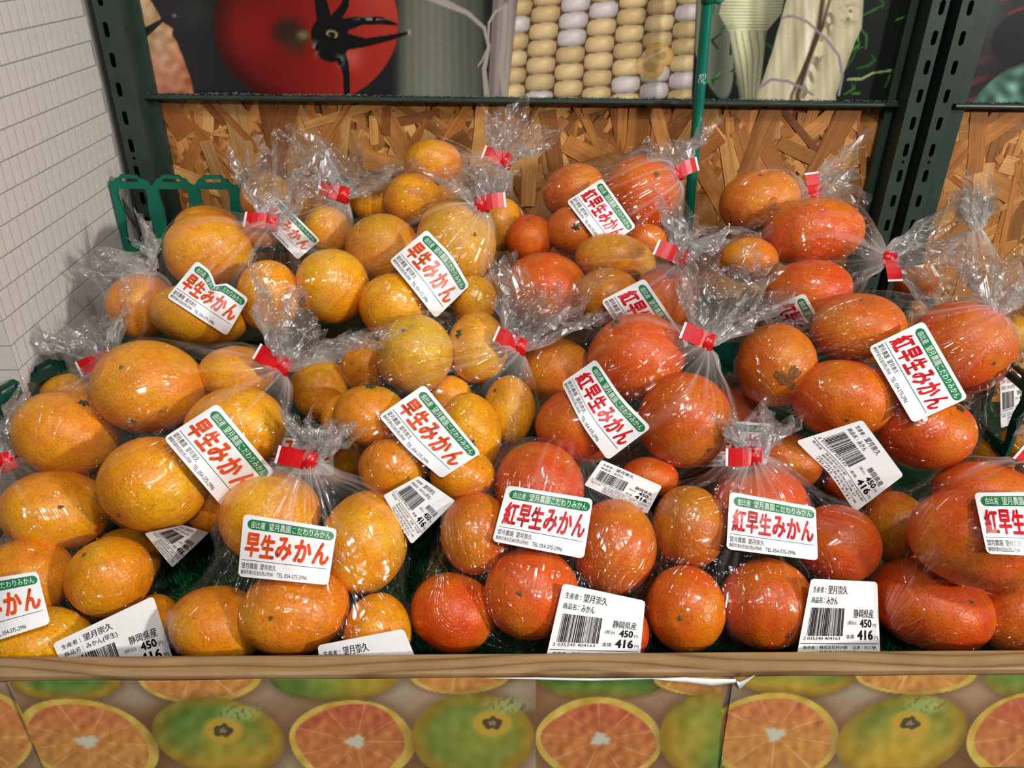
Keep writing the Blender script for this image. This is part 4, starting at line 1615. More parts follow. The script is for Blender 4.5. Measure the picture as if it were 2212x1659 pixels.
OWN = {
 ('A1', 0): 'yellow-orange mandarin under the red tape in the bag at the turf gap', ('A1', 1): 'yellow-orange mandarin behind the sticker beside the tilted price label', ('A1', 2): 'mandarin with a tiny top scar, above the tilted price label',
 ('A1', 3): 'mandarin hidden behind the one above the tilted price label', ('A1', 4): 'mandarin lying at the board below the sticker by the tilted price label', ('A1', 5): 'mandarin peeping out behind the tilted price label', ('A1', 6): 'mandarin touching the one under the red tape, away from the turf gap',
 ('A2', 0): 'mandarin behind the top edge of the flat orange-lettered sticker', ('A2', 1): 'tall mandarin beside the flat orange-lettered sticker, next to the turf gap', ('A2', 2): 'mandarin under the flat orange-lettered sticker with a navel dot', ('A2', 3): 'mandarin at the board between tilted price label and flat sticker',
 ('A2', 4): 'mandarin at the board just above a half-hidden price label',
 ('B1', 0): 'red mandarin rising above the sticker of the bag by the turf gap', ('B1', 1): 'orange mandarin at the side of the sticker, above the turf gap', ('B1', 2): 'tall orange mandarin above the slanted upright price label', ('B1', 3): 'red-orange mandarin with a pale navel dot beside the slanted price label',
 ('B1', 4): 'red mandarin on the board next to the green turf gap', ('B1', 5): 'mandarin almost hidden behind the slanted price label',
 ('B2', 0): 'red mandarin under the upright red tape, behind a red-lettered sticker', ('B2', 1): 'red mandarin above the square upright price label', ('B2', 2): 'red-orange mandarin with a brown scar beside the square price label', ('B2', 3): 'brownish orange mandarin between two front stickers', ('B2', 4): 'red mandarin at the board between the two upright price labels',
 ('B2', 5): 'mandarin hidden behind the square upright price label',
 ('B3', 0): 'very large red-orange mandarin half covered by a sticker', ('B3', 1): 'red mandarin resting on top of the very large one', ('B3', 2): 'lopsided red mandarin at the board beside the square price label', ('B3', 3): 'red mandarin at the very end of the board', ('B3', 4): 'dull orange mandarin behind the very large red one',
 ('A3', 0): 'biggest yellow-orange mandarin at the brick corner, small navel scar facing up', ('A3', 1): 'yellow-orange mandarin with a dark stalk, at the brick corner', ('A3', 2): 'big mandarin with a grey scar above the crumpled dim price label', ('A3', 3): 'mandarin under the slanted sticker below the red tape', ('A3', 4): 'mandarin half hidden under film beside the red tape of the brick corner bag', ('A3', 5): 'small mandarin deep below the slanted sticker',
 ('A4', 0): 'pale yellow mandarin on top of the crowded middle bag', ('A4', 1): 'yellow mandarin with a dark calyx beside the red tape knot', ('A4', 2): 'mandarin with a green stalk on its top edge in the crowded bag', ('A4', 3): 'mandarin behind the pale yellow one in the crowded bag', ('A4', 4): 'yellow mandarin with green stalk button touching the middle sticker',
 ('A4', 5): 'narrow yellow mandarin below the red tape knot of the crowded bag', ('A4', 6): 'mandarin under the middle sticker, above the small slanted price label', ('A4', 7): 'mandarin under the lower corner of the middle sticker', ('A4', 8): 'small mandarin wedged above the middle sticker',
 ('B4', 0): 'big red-orange mandarin under the milky tail, green stalk on top', ('B4', 1): 'orange mandarin beside the crowded yellow bag, under red-bag film', ('B4', 2): 'red mandarin under the sticker next to the crowded yellow bag', ('B4', 3): 'round red mandarin beside the half-hidden upright sticker', ('B4', 4): 'red mandarin behind the slanted label above the front bags',
 ('A6', 0): 'big mandarin above the creased sticker by the brick wall', ('A6', 1): 'mandarin tucked behind the big one above the creased sticker', ('A6', 2): 'mandarin under the creased sticker', ('A6', 3): 'mandarin between creased sticker and green-stalked mandarin', ('A6', 4): 'round mandarin with a green stalk, in the creased sticker bag',
 ('A7', 0): 'mandarin touching the teal crate rim', ('A7', 1): 'mandarin behind the sticker of the teal crate bag', ('A7', 2): 'mandarin below red tape in the teal crate bag', ('A7', 3): 'small mandarin under the sticker of the teal crate bag',
 ('A8', 0): 'large mandarin with a navel ring below the topmost bag', ('A8', 1): 'dull yellow mandarin beside the one with a navel ring', ('A8', 2): 'mandarin under the tilted sticker below the topmost bag', ('A8', 3): 'mandarin next to the red mandarins, under the navel ring one',
 ('A9', 0): 'topmost yellow-orange mandarin of the whole pile, against the strand board', ('A9', 1): 'mandarin right under the topmost one', ('A9', 2): 'small mandarin beside the one under the topmost', ('A9', 3): 'mandarin below the upright tail, beside the first red mandarin', ('A9', 4): 'mandarin half hidden beneath the topmost bag tail',
 ('B5', 0): 'round red mandarin with a brown navel scar beside the teal pole', ('B5', 1): 'orange-brown mandarin at the back against the strand board', ('B5', 2): 'red mandarin with a green calyx under the back sticker', ('B5', 3): 'small red mandarin next to the yellow bags at the back', ('B5', 4): 'small red mandarin below the one beside the teal pole',
 ('B6', 0): 'red mandarin covered by the crowded yellow bag tail', ('B6', 1): 'yellowish mandarin among red ones under clear film', ('B6', 2): 'olive-orange mandarin under the yellowish one', ('B6', 3): 'bright red mandarin with a stalk beside a half-hidden sticker',
 ('B7', 0): 'red-orange mandarin with a ragged brown scab on its skin', ('B7', 1): 'orange mandarin with grey scar on top, beside the scabbed one', ('B7', 2): 'large red mandarin under the sticker next to the end crate', ('B7', 3): 'red mandarin right above the curled price label', ('B7', 4): 'red mandarin with dark stalk below the long slanted sticker',
 ('B8', 0): 'orange mandarin with a dull grey-brown patch near the double post', ('B8', 1): 'small orange mandarin seen through the milky tail',
 ('B10', 0): 'large red mandarin in front of the double post', ('B10', 1): 'red mandarin above a half-hidden sticker in front of the double post',
 ('B9', 0): 'shaded red mandarin behind the upright red tape', ('B9', 1): 'shaded red mandarin behind the half-hidden upright sticker', ('B9', 2): 'shaded red mandarin under the ragged scab bag', ('B9', 3): 'shaded red mandarin under the curled price label',
 ('A11', 0): 'small mandarin beside the red tape of the brick corner bag', ('A11', 1): 'small mandarin behind the green-stalked mandarin of the crowded bag', ('A11', 2): 'dark mandarin behind the shaded sticker',
 ('C1', 0): 'bright yellow mandarin beyond the dark teal crate rim', ('C1', 1): 'orange mandarin below the label beyond the teal crate rim', ('C1', 2): 'pale mandarin under the dark teal crate rim', ('C1', 3): 'dark orange mandarin deep behind the double slotted post', ('C1', 4): 'mandarin behind the price label beyond the teal crate rim', ('C1', 5): 'mandarin at the bottom of the neighbouring crate',
}

for k, fr in enumerate(fruits):
    fr['depth'] = float(dep[k])
    fr['P'] = CAM+RAY[k]*dep[k]
    s = dep[k]/F
    rz = 0.97*max(fr['rx'], fr['ry'])
    rz = 0.5*(rz+0.5*(fr['rx']+fr['ry']))
    fr['ax'] = np.array([fr['rx']*s, fr['ry']*s, rz*s])
    fr['n1'] = SNoise(100+k, 3, 8, 1.2, 2.6)
    fr['n2'] = SNoise(300+k, 3, 8, 3.0, 6.0)
    a = -math.radians(fr['tilt'])
    Rz = np.array([[math.cos(a), -math.sin(a), 0], [math.sin(a), math.cos(a), 0], [0, 0, 1.0]])
    # tilt is given clockwise on the picture
    fr['rot'] = CAMROT @ Rz
    pole = None
    if fr['scars'] and fr['scars'][0][2] != 'x':
        dx, dy = fr['scars'][0][0]-fr['x'], -(fr['scars'][0][1]-fr['y'])
        ta = math.radians(fr['tilt'])
        u = (dx*math.cos(ta)-dy*math.sin(ta))/fr['rx']
        v = (dx*math.sin(ta)+dy*math.cos(ta))/fr['ry']
        s2 = min(u*u+v*v, 0.95)
        pole = np.array([u, v, math.sqrt(1-s2)])
        pole /= np.linalg.norm(pole)
    else:
        rr = np.random.default_rng(500+k)
        pole = np.array([rr.normal(0, .4), rr.choice([-1, 1])*1.0, -0.5])
        pole /= np.linalg.norm(pole)
    fr['pole'] = pole
    q = SD
    V = q*fruit_r(q, fr)[:, None]*fr['ax']
    me = bpy.data.meshes.new('mandarin')
    me.from_pydata(V.tolist(), [], SF)
    me.polygons.foreach_set('use_smooth', [True]*len(me.polygons))
    o = link('mandarin', me, M['peel'])
    R3 = fr['rot']
    o.matrix_world = Matrix(((R3[0, 0], R3[0, 1], R3[0, 2], fr['P'][0]), (R3[1, 0], R3[1, 1], R3[1, 2], fr['P'][1]), (R3[2, 0], R3[2, 1], R3[2, 2], fr['P'][2]), (0, 0, 0, 1)))
    fr['obj'] = o
    pal = COLR[fr['bag']]
    col = SPECIAL_COL.get((fr['bag'], fr['i']), pal[(k*7+fr['i']) % len(pal)])
    o.color = rgba(*col)
    own = OWN.get((fr['bag'], fr['i']))
    tag(o, own or BAGDESC[fr['bag']], 'mandarin', 'mandarins in ' + BAGDESC[fr['bag']].split(' in ', 1)[-1] if ' in ' in BAGDESC[fr['bag']] else BAGDESC[fr['bag']])
    for j, (sx, sy, kd) in enumerate(fr['scars']):
        fr2 = dict(fr)
        fr2['tilt'] = -fr['tilt']
        fr2['tilt'] = fr['tilt']
        if kd == 's':
            scar_disc(fr, sx, sy, 0.0021, M['scar'], 'stem_scar', o, k*5+j, rise=0.0005)
        elif kd == 'b':
            scar_disc(fr, sx, sy, 0.0036, M['scab'], 'stem_scar', o, k*5+j, rise=0.0006)
        elif kd == 'c':
            scar_disc(fr, sx, sy, 0.0046, M['calyx'], 'calyx', o, k*5+j, lobes=5, rise=0.0014, n=30)
        else:
            scar_disc(fr, sx, sy, 0.0105, M['dull'] if fr['bag'] == 'B8' else M['scab'], 'skin_scab', o, k*5+j, rise=0.0003, amp=0.34, n=26)

# ------------------------------------------------------------------ bags
# gather x, y, depth push (towards the camera), tail end x, y, end width (px), end push, milky, tape (True/False), flag angle
BAGS = {
 'A1': dict(g=(18, 1008), gp=0.0, e=(-25, 905), w=95, tape=(1, 175)),
 'A2': dict(g=(664, 1004), gp=0.0, e=(692, 900), w=95, tape=(1, 185)),
 'B1': dict(g=(1218, 972), gp=-0.045, e=(1265, 930), w=70, tape=None),
 'B2': dict(g=(1627, 996), gp=0.0, e=(1628, 884), w=118, tape=(1, 190)),
 'B3': dict(g=(2240, 1010), gp=0.0, e=(2310, 930), w=110, tape=(1, 200)),
 'A3': dict(g=(606, 800), gp=0.01, e=(690, 650), w=240, tape=(1, 135)),
 'A4': dict(g=(1118, 758), gp=0.012, e=(1192, 592), w=215, tape=(1, 130)),
 'B4': dict(g=(1522, 748), gp=0.01, e=(1592, 566), w=210, tape=(1, 140)),
 'A5': dict(g=(322, 592), gp=-0.01, e=(268, 528), w=120, tape=None),
 'A6': dict(g=(584, 490), gp=0.045, e=(612, 325), w=165, tape=(1, 200)),
 'A7': dict(g=(738, 430), gp=0.0, e=(765, 312), w=200, tape=(1, 150)),
 'A8': dict(g=(1040, 452), gp=0.005, e=(1030, 362), w=135, tape=(1, 20)),
 'A9': dict(g=(1088, 356), gp=0.0, e=(1130, 248), w=120, tape=(1, 170)),
 'B5': dict(g=(1460, 384), gp=-0.005, e=(1440, 300), w=115, tape=(1, 60)),
 'B6': dict(g=(1464, 566), gp=0.012, e=(1510, 462), w=135, tape=(1, 170)),
 'B7': dict(g=(2152, 682), gp=0.0, e=(2178, 545), w=190, tape=None),
 'B8': dict(g=(1748, 426), gp=0.0, e=(1850, 412), w=150, tape=(1, 110)),
 'B10': dict(g=(1908, 558), gp=0.0, e=(2052, 552), w=185, tape=(1, -40)),
 'B9': dict(g=(1600, 850), gp=-0.02, e=(1620, 800), w=60, tape=None),
 'A10': dict(g=(234, 786), gp=0.0, e=(176, 668), w=180, tape=(1, 178)),
 'A11': dict(g=(640, 800), gp=-0.03, e=(620, 770), w=50, tape=None),
 'C1': dict(g=(2110, 500), gp=0.03, e=(2108, 398), w=50, tape=None),
}
BAGLABEL = {
 'A1': 'clear bag of yellow-orange mandarins at the board, tilted price label beside green turf',
 'A2': 'clear bag of yellow-orange mandarins standing at the board, flat orange-lettered sticker facing out',
 'B1': 'clear bag of red-orange mandarins at the board, beside the gap of green turf',
 'B2': 'clear bag of red-orange mandarins at the board, red tape standing up on top',
 'B3': 'clear bag of very large red-orange mandarins at the end of the board',
 'A3': 'clear bag of large yellow-orange mandarins beside the white brick corner',
 'A4': 'clear bag crowded with small yellow mandarins, red tape knot at its side',
 'B4': 'clear bag of red-orange mandarins with wide milky tail, above the middle front bag',
 'A5': 'clear bag holding one visible mandarin against the brick wall',
 'A6': 'clear bag of yellow-orange mandarins with a creased sticker, near the brick wall',
 'A7': 'clear bag of yellow-orange mandarins leaning on the teal crate rim',
 'A8': 'clear bag of yellow-orange mandarins with tilted sticker, below the topmost bag',
 'A9': 'topmost clear bag of mandarins, its tail standing up against the strand board',
 'B5': 'clear bag of red-orange mandarins at the back beside the teal pole',
 'B6': 'clear bag with one yellowish mandarin among red ones, half covered by other bags',
 'B7': 'clear bag of red-orange mandarins with a curled white price label hanging below',
 'B8': 'clear bag of mottled orange mandarins at the back, tail flat against the double post',
 'B10': 'clear bag of red-orange mandarins in front of the double post, tail stretched sideways',
 'B9': 'shaded clear bag deep in the gap behind the front bags, sticker upright',
 'A10': 'clear bag with tail spread against the brick wall shadow',
 'A11': 'shaded clear bag in the gap between the crowded bag and the brick corner bag',
 'C1': 'clear bag with a narrow twisted upright tail past the double post',
}
films = {}
necks = {}


def ell_far(c, dirs, frs):
    """largest far hit of rays from c with the fruits (0 when none)"""
    t = np.zeros(len(dirs))
    for fr in frs:
        Rt = fr['rot'].T
        o = (Rt @ (c-fr['P']))/fr['ax']
        d = (dirs @ fr['rot'])/fr['ax']
        A_ = (d*d).sum(1)
        B_ = d @ o
        C_ = o @ o-1
        disc = B_*B_-A_*C_
        ok = disc > 0
        tt = np.where(ok, (-B_+np.sqrt(np.maximum(disc, 0)))/A_, 0)
        t = np.maximum(t, tt)
    return t


def clamp_pts(V):
    V[:, 1] = np.minimum(V[:, 1], D-0.050+0.046*(V[:, 2] > ZC-0.24))
    nearfront = V[:, 1] < YB+0.002
    V[:, 1] = np.where(nearfront & (V[:, 2] < ZB+0.002), YB+0.002, V[:, 1])
    V[:, 2] = np.maximum(V[:, 2], bed_v(V[:, 1])+0.003)
    side = (V[:, 1] > YC-0.004)
    V[:, 0] = np.where(side, np.maximum(V[:, 0], XW+0.002), V[:, 0])
    return V


def film_obj(b, seed):
    frs = [f for f in fruits if f['bag'] == b]
    root = empty('mandarin_bag', tuple(np.mean([f['P'] for f in frs], 0)-np.array([0, 0, 0.03])))
    tag(root, BAGLABEL[b], 'fruit bag')
    B = BAGS[b]
    near = min(frs, key=lambda f: math.hypot(f['x']-B['g'][0], f['y']-B['g'][1]))
    gd = near['depth']-0.55*near['ax'][2]-B['gp']
    G = at_depth(*B['g'], gd)
    E = at_depth(*B['e'], gd-B.get('ep', 0.0))
    E[1] = min(E[1], D-0.02)
    wpx = 1.12*B['w']*gd/F
    ax = E-G
    Lt = float(np.linalg.norm(ax))
    ax /= Lt
    # hull
    c = np.mean([f['P'] for f in frs], 0)
    bm = bmesh.new()
    for f in frs:
        for q in SD[::3]:
            bm.verts.new(tuple(f['P']+f['rot'] @ (q*f['ax']*1.03)))
    for k in range(6):
        a = 2*math.pi*k/6
        bm.verts.new(tuple(G+0.006*(RGT*math.cos(a)+UP*math.sin(a))))
    bmesh.ops.convex_hull(bm, input=bm.verts[:])
    tree = BVHTree.FromBMesh(bm)
    pole = G-c
    pole /= np.linalg.norm(pole)
    t1 = np.cross(pole, FWD)
    t1 /= np.linalg.norm(t1)
    t2 = np.cross(pole, t1)
    nu, nv = 110, 56
    ths = math.pi*np.linspace(0.012, 0.995, nv)**1.15
    al = np.linspace(0, 2*math.pi, nu, endpoint=False)
    TH, AL = np.meshgrid(ths, al, indexing='ij')
    dirs = (np.cos(TH)[..., None]*pole+np.sin(TH)[..., None]*(np.cos(AL)[..., None]*t1+np.sin(AL)[..., None]*t2)).reshape(-1, 3)
    th_ = np.zeros(len(dirs))
    cv = Vector(c)
    for k, d in enumerate(dirs):
        h = tree.ray_cast(cv, Vector(d))
        th_[k] = h[3] if h[0] is not None else 0.03
    bm.free()
    tsph = ell_far(c, dirs, frs)
    t = np.maximum(tsph+0.0012, np.where(tsph > 0, 0.78*th_+0.22*tsph, 0.90*th_))
    t = t.reshape(nv, nu)
    wg = np.exp(-(ths/0.35)**2)[:, None]
    t = t*(1-wg)+th_.reshape(nv, nu)*wg
    ts = tsph.reshape(nv, nu)+0.0012
    for _ in range(3):
        t2_ = t.copy()
        t2_[1:-1] = (t[:-2]+2*t[1:-1]+t[2:])/4
        t2_ = (np.roll(t2_, 1, 1)+2*t2_+np.roll(t2_, -1, 1))/4
        t = np.maximum(t2_, ts)
    pn = SNoise(seed, 3, 20, 4.0, 14.0)
    cn = SNoise(seed+50, 3, 16, 60, 160)
    pl = np.stack([np.cos(AL), np.sin(AL), TH*0.35], -1).reshape(-1, 3)
    pleat = np.abs(pn(pl*np.array([1, 1, 0.5]))).reshape(nv, nu)
    gw = np.exp(-(TH/1.0)**2)
    dg = np.linalg.norm((c+dirs*t.reshape(-1, 1))-G, axis=1).reshape(nv, nu)
    t = t+0.0035*pleat*gw*np.clip(dg/0.02, 0, 1)
    V0 = c+dirs*t.reshape(-1, 1)
    t = t + 0.0009*np.abs(cn(V0)).reshape(nv, nu)
    V = clamp_pts(c+dirs*t.reshape(-1, 1))
    # first rings pull tight into the neck
    Vg = V.reshape(nv, nu, 3)
    for i in range(3):
        k = i/3
        Vg[i] = G+(t1*np.cos(al)[:, None]+t2*np.sin(al)[:, None])*(0.0045+0.003*k)*(1+0.25*np.sin(al*9+seed))[:, None]*(1-k)+(Vg[i]-G)*k
    V = Vg.reshape(-1, 3)
    idx = np.arange(nu*nv).reshape(nv, nu)
    fcs = np.stack([idx[:-1], idx[1:], np.roll(idx[1:], -1, 1), np.roll(idx[:-1], -1, 1)], -1).reshape(-1, 4).tolist()
    fcs.append(idx[-1].tolist())
    me = bpy.data.meshes.new('film')
    me.from_pydata(V.tolist(), [], fcs)
    me.polygons.foreach_set('use_smooth', [True]*len(me.polygons))
    pa = me.attributes.new('pl', 'FLOAT_VECTOR', 'POINT')
    pa.data.foreach_set('vector', pl.ravel())
    dgv = np.linalg.norm(V-G, axis=1)
    pn2 = SNoise(seed+5, 3, 26, 16.0, 46.0)
    streak = np.clip(np.abs(pn2(pl*np.array([1, 1, 0.12])))-0.9, 0, 1.4)
    hz = 0.003+0.32*np.exp(-(dgv/0.022)**2)+0.22*np.exp(-(dgv/0.065)**2)*streak+0.02*streak*np.exp(-(dgv/0.15)**2)
    ha = me.attributes.new('hz', 'FLOAT', 'POINT')
    ha.data.foreach_set('value', hz)
    o = link('film', me, M['film'])
    set_parent_keep(o, root)
    films[b] = (V, fcs)

    # tail
    Wd = np.cross(ax, FWD)
    Wd /= np.linalg.norm(Wd)
    Nd = np.cross(Wd, ax)
    ta, tsn = 64, 13
    rs = np.random.default_rng(seed+900)
    ph = rs.uniform(0, 6.283, 8)
    ks = rs.integers(4, 13, 8)
    aa = np.linspace(0, 2*math.pi, ta, endpoint=False)
    folds = sum(np.sin(aa*ks[j]+ph[j])/(1+0.12*ks[j]) for j in range(8))
    folds2 = sum(np.cos(aa*ks[j]+ph[j]*1.7)/(1+0.12*ks[j]) for j in range(8))
    rim = 1.0+0.16*np.sin(aa*2+ph[0])+0.13*np.sin(aa*5+ph[1])+0.08*rs.normal(size=ta)
    cr = SNoise(seed+77, 3, 24, 70, 260)
    cr2 = SNoise(seed+78, 3, 24, 70, 260)
    vs = []
    hzv, plv = [], []
    for i in range(tsn):
        s = i/(tsn-1)
        for k in range(ta):
            sl = s*rim[k]
            hw = 0.0042+(wpx/2)*(sl**0.75)
            hd = 0.0042+(wpx*0.16)*(sl**0.9)
            f1 = 1+0.22*folds[k]*min(1, s*2.5)
            p = G+ax*(Lt*sl)+Wd*(math.cos(aa[k])*hw*f1)+Nd*(math.sin(aa[k])*hd+0.010*folds2[k]*s)
            p = p+ax*0.004*folds[k]*s+np.array([0, 0, -0.01])*s*s
            vs.append(p)
            hzv.append(0.022+0.26*math.exp(-(s*Lt/0.018)**2)+0.06*math.exp(-(s*Lt/0.05)**2))
            plv.append((math.cos(aa[k])*1.4, math.sin(aa[k])*1.4, s*0.7))
    vs = np.array(vs)
    sv = np.repeat(np.linspace(0, 1, tsn), ta)[:, None]
    jit = rs.normal(0, 1, vs.shape)*0.0022
    vs = vs+(np.stack([cr(vs), cr2(vs), cr(vs+0.3)], 1)*0.0030+jit)*np.clip(sv*2.2, 0, 1)
    vs = clamp_pts(vs)
    idx = np.arange(ta*tsn).reshape(tsn, ta)
    tf = np.stack([idx[:-1], idx[1:], np.roll(idx[1:], -1, 1), np.roll(idx[:-1], -1, 1)], -1).reshape(-1, 4)
    tri = np.concatenate([tf[:, [0, 1, 2]], tf[:, [0, 2, 3]]])
    me = bpy.data.meshes.new('crumpled_tail')
    me.from_pydata(vs.tolist(), [], tri.tolist())
    pa = me.attributes.new('pl', 'FLOAT_VECTOR', 'POINT')
    pa.data.foreach_set('vector', np.array(plv).ravel())
    ha = me.attributes.new('hz', 'FLOAT', 'POINT')
    ha.data.foreach_set('value', np.array(hzv))
    o = link('crumpled_tail', me, M['tailfilm'])
    set_parent_keep(o, root)

    # tape
    if B['tape']:
        scl, ang = B['tape'][0]*1.25, B['tape'][1]
        a = math.radians(ang)
        fd = RGT*math.cos(a)+UP*math.sin(a)
        fd = fd-ax*(fd @ ax)*0.85
        fd /= np.linalg.norm(fd)
        hw = 0.0058*scl
        vs2, fs2 = [], []
        n = 14
        off = ax*0.004
        for s in (-1, 1):
            for k in range(n):
                an_ = 2*math.pi*k/n
                vs2.append(G+off+ax*hw*s+(Wd*math.cos(an_)*0.0066+Nd*math.sin(an_)*0.0058)*(1+0.06*math.sin(3*an_+s)))
        for k in range(n):
            k2 = (k+1) % n
            fs2.append((k, k2, n+k2, n+k))
        to = mesh_obj('red_tape', vs2, fs2, M['tape'], None, True)
        md = to.modifiers.new('thick', 'SOLIDIFY')
        md.thickness = 0.0004
        nrm = np.cross(ax, fd)
        if nrm @ FWD > 0:
            nrm = -nrm
        mb = MB()
        base = G+off+nrm*0.0045
        ln_ = 0.017*scl
        for i in range(5):
            s = i/4
            q = base+fd*(ln_*s)+nrm*(0.0025*math.sin(s*2.6))
            mb.v += [tuple(q-ax*hw*0.96), tuple(q+ax*hw*0.96)]
        for i in range(4):
            mb.f.append((i*2, i*2+1, i*2+3, i*2+2))
        to2 = mb.obj('tape_flag', M['tape'])
        md = to2.modifiers.new('thick', 'SOLIDIFY')
        md.thickness = 0.0005
        e0, e1_ = np.array(mb.v[-2]), np.array(mb.v[-1])
        mb2 = MB()
        mb2.v = [tuple(e0), tuple(e1_), tuple(e1_+fd*0.0020), tuple(e0+fd*0.0020)]
        mb2.f = [(0, 1, 2, 3)]
        to3 = mb2.obj('tape_end', M['tapewhite'])
        md = to3.modifiers.new('thick', 'SOLIDIFY')
        md.thickness = 0.0005
        set_parent_keep(to, root)
        to2.parent = to
        to3.parent = to
    return root


bag_roots = {}
for k, b in enumerate(BAGS):
    bag_roots[b] = film_obj(b, 1000+k*13)

# ------------------------------------------------------------------ labels with lettering
FONT = None


def text_mesh(s, bold=0.0):
    c = bpy.data.curves.new('txt', 'FONT')
    c.body = s
    c.size = 1.0
    c.resolution_u = 2
    c.offset = bold
    o = bpy.data.objects.new('txt', c)
    COL.objects.link(o)
    dg = bpy.context.evaluated_depsgraph_get()
    me = bpy.data.meshes.new_from_object(o.evaluated_get(dg))
    v = np.zeros(len(me.vertices)*3)
    me.vertices.foreach_get('co', v)
    v = v.reshape(-1, 3)[:, :2]
    f = [tuple(p.vertices) for p in me.polygons]
    bpy.data.objects.remove(o)
    bpy.data.curves.remove(c)
    bpy.data.meshes.remove(me)
    return v, f


class Flat:
    """flat artwork in label space (u to the right 0..1, v downwards 0..1)"""
    def __init__(self):
        self.v = np.zeros((0, 2))
        self.f = []

    def add(self, v, f):
        n = len(self.v)
        self.v = np.concatenate([self.v, np.asarray(v, float)])
        self.f += [tuple(i+n for i in q) for q in f]

    def text(self, s, u0, u1, v0, v1, bold=0.0, slant=0.0):
        v, f = text_mesh(s, 0.0)
        if 0.009 < bold <= 0.02:
            n0, v0_, f0_ = len(v), v.copy(), list(f)
            v = np.concatenate([v0_, v0_+np.array([bold*1.6, 0])])
            f = f0_+[tuple(i_+n0 for i_ in q) for q in f0_]
        if bold > 0.02:
            n0, v0_, f0_ = len(v), v.copy(), list(f)
            v = np.concatenate([v0_+np.array([math.cos(a_), math.sin(a_)*0.8])*bold*1.15 for a_ in np.arange(8)*math.pi/4]+[v0_])
            f = [tuple(i_+k_*n0 for i_ in q) for k_ in range(9) for q in f0_]
        mn, mx = v.min(0), v.max(0)
        w = (v-mn)/(mx-mn)
        uu = u0+(u1-u0)*w[:, 0]+slant*(w[:, 1]-0.5)
        vv = v1-(v1-v0)*w[:, 1]
        self.add(np.stack([uu, vv], 1), f)

    def rect(self, u0, u1, v0, v1):
        self.add([(u0, v0), (u1, v0), (u1, v1), (u0, v1)], [(3, 2, 1, 0)])

    def poly(self, pts):
        self.add(pts, [tuple(range(len(pts)))])

    def cut(self, nu, nv):
        """slice along a grid so the artwork can bend with the label"""
        bm = bmesh.new()
        vs = [bm.verts.new((a, b, 0)) for a, b in self.v]
        for q in self.f:
            try:
                bm.faces.new([vs[i] for i in q])
            except ValueError:
                pass
        for k in range(1, nu):
            bmesh.ops.bisect_plane(bm, geom=bm.verts[:]+bm.edges[:]+bm.faces[:], plane_co=(k/nu, 0, 0), plane_no=(1, 0, 0), dist=1e-6)
        for k in range(1, nv):
            bmesh.ops.bisect_plane(bm, geom=bm.verts[:]+bm.edges[:]+bm.faces[:], plane_co=(0, k/nv, 0), plane_no=(0, 1, 0), dist=1e-6)
        bm.verts.index_update()
        self.v = np.array([(v.co.x, v.co.y) for v in bm.verts])
        self.f = [tuple(v.index for v in f.verts) for f in bm.faces]
        bm.free()
        return self


GU, GV = 12, 9


def make_sticker(title, bold):
    plate = Flat()
    plate.poly([(p[0], p[1]) for p in [(a/1.4, b) for a, b in rrect(0, 1.4, 0, 1, 0.075, 5)]])
    ban = Flat()
    ban.poly([(0.055+a*0.925/1.3, b) for a, b in rrect(0, 1.3, 0.065, 0.225, 0.0795, 6)])
    bt_ = Flat()
    bt_.text('由比産', 0.10, 0.245, 0.088, 0.203, 0.008)
    bt_.text('望月農園こだわりみかん', 0.285, 0.945, 0.082, 0.206, 0.008)
    ti = Flat()
    n = len(title)
    if n == 5:
        spans = [(0.05, 0.21), (0.215, 0.375), (0.38, 0.56), (0.58, 0.77), (0.785, 0.965)]
    else:
        spans = [(0.05, 0.20), (0.205, 0.345), (0.35, 0.49), (0.50, 0.65), (0.66, 0.815), (0.825, 0.965)]
    for ch, (a, b) in zip(title, spans):
        ti.text(ch, a, b, 0.275, 0.675, bold, 0.012)
    fp = Flat()
    fp.rect(0.03, 0.96, 0.722, 0.730)
    fp.text('望月農園', 0.03, 0.205, 0.765, 0.862, 0.006)
    fp.text('望月崇久', 0.235, 0.41, 0.765, 0.862, 0.006)
    fp.text('静岡市清水区由比西山寺585', 0.03, 0.385, 0.882, 0.955, 0.006)
    fp.text('TEL 054-375-2996', 0.425, 0.755, 0.885, 0.955, 0.006)
    return dict(plate=plate.cut(GU, GV), banner=ban.cut(GU, GV), banner_lettering=bt_.cut(GU, GV), title_lettering=ti.cut(GU, GV), fine_print=fp.cut(GU, GV))


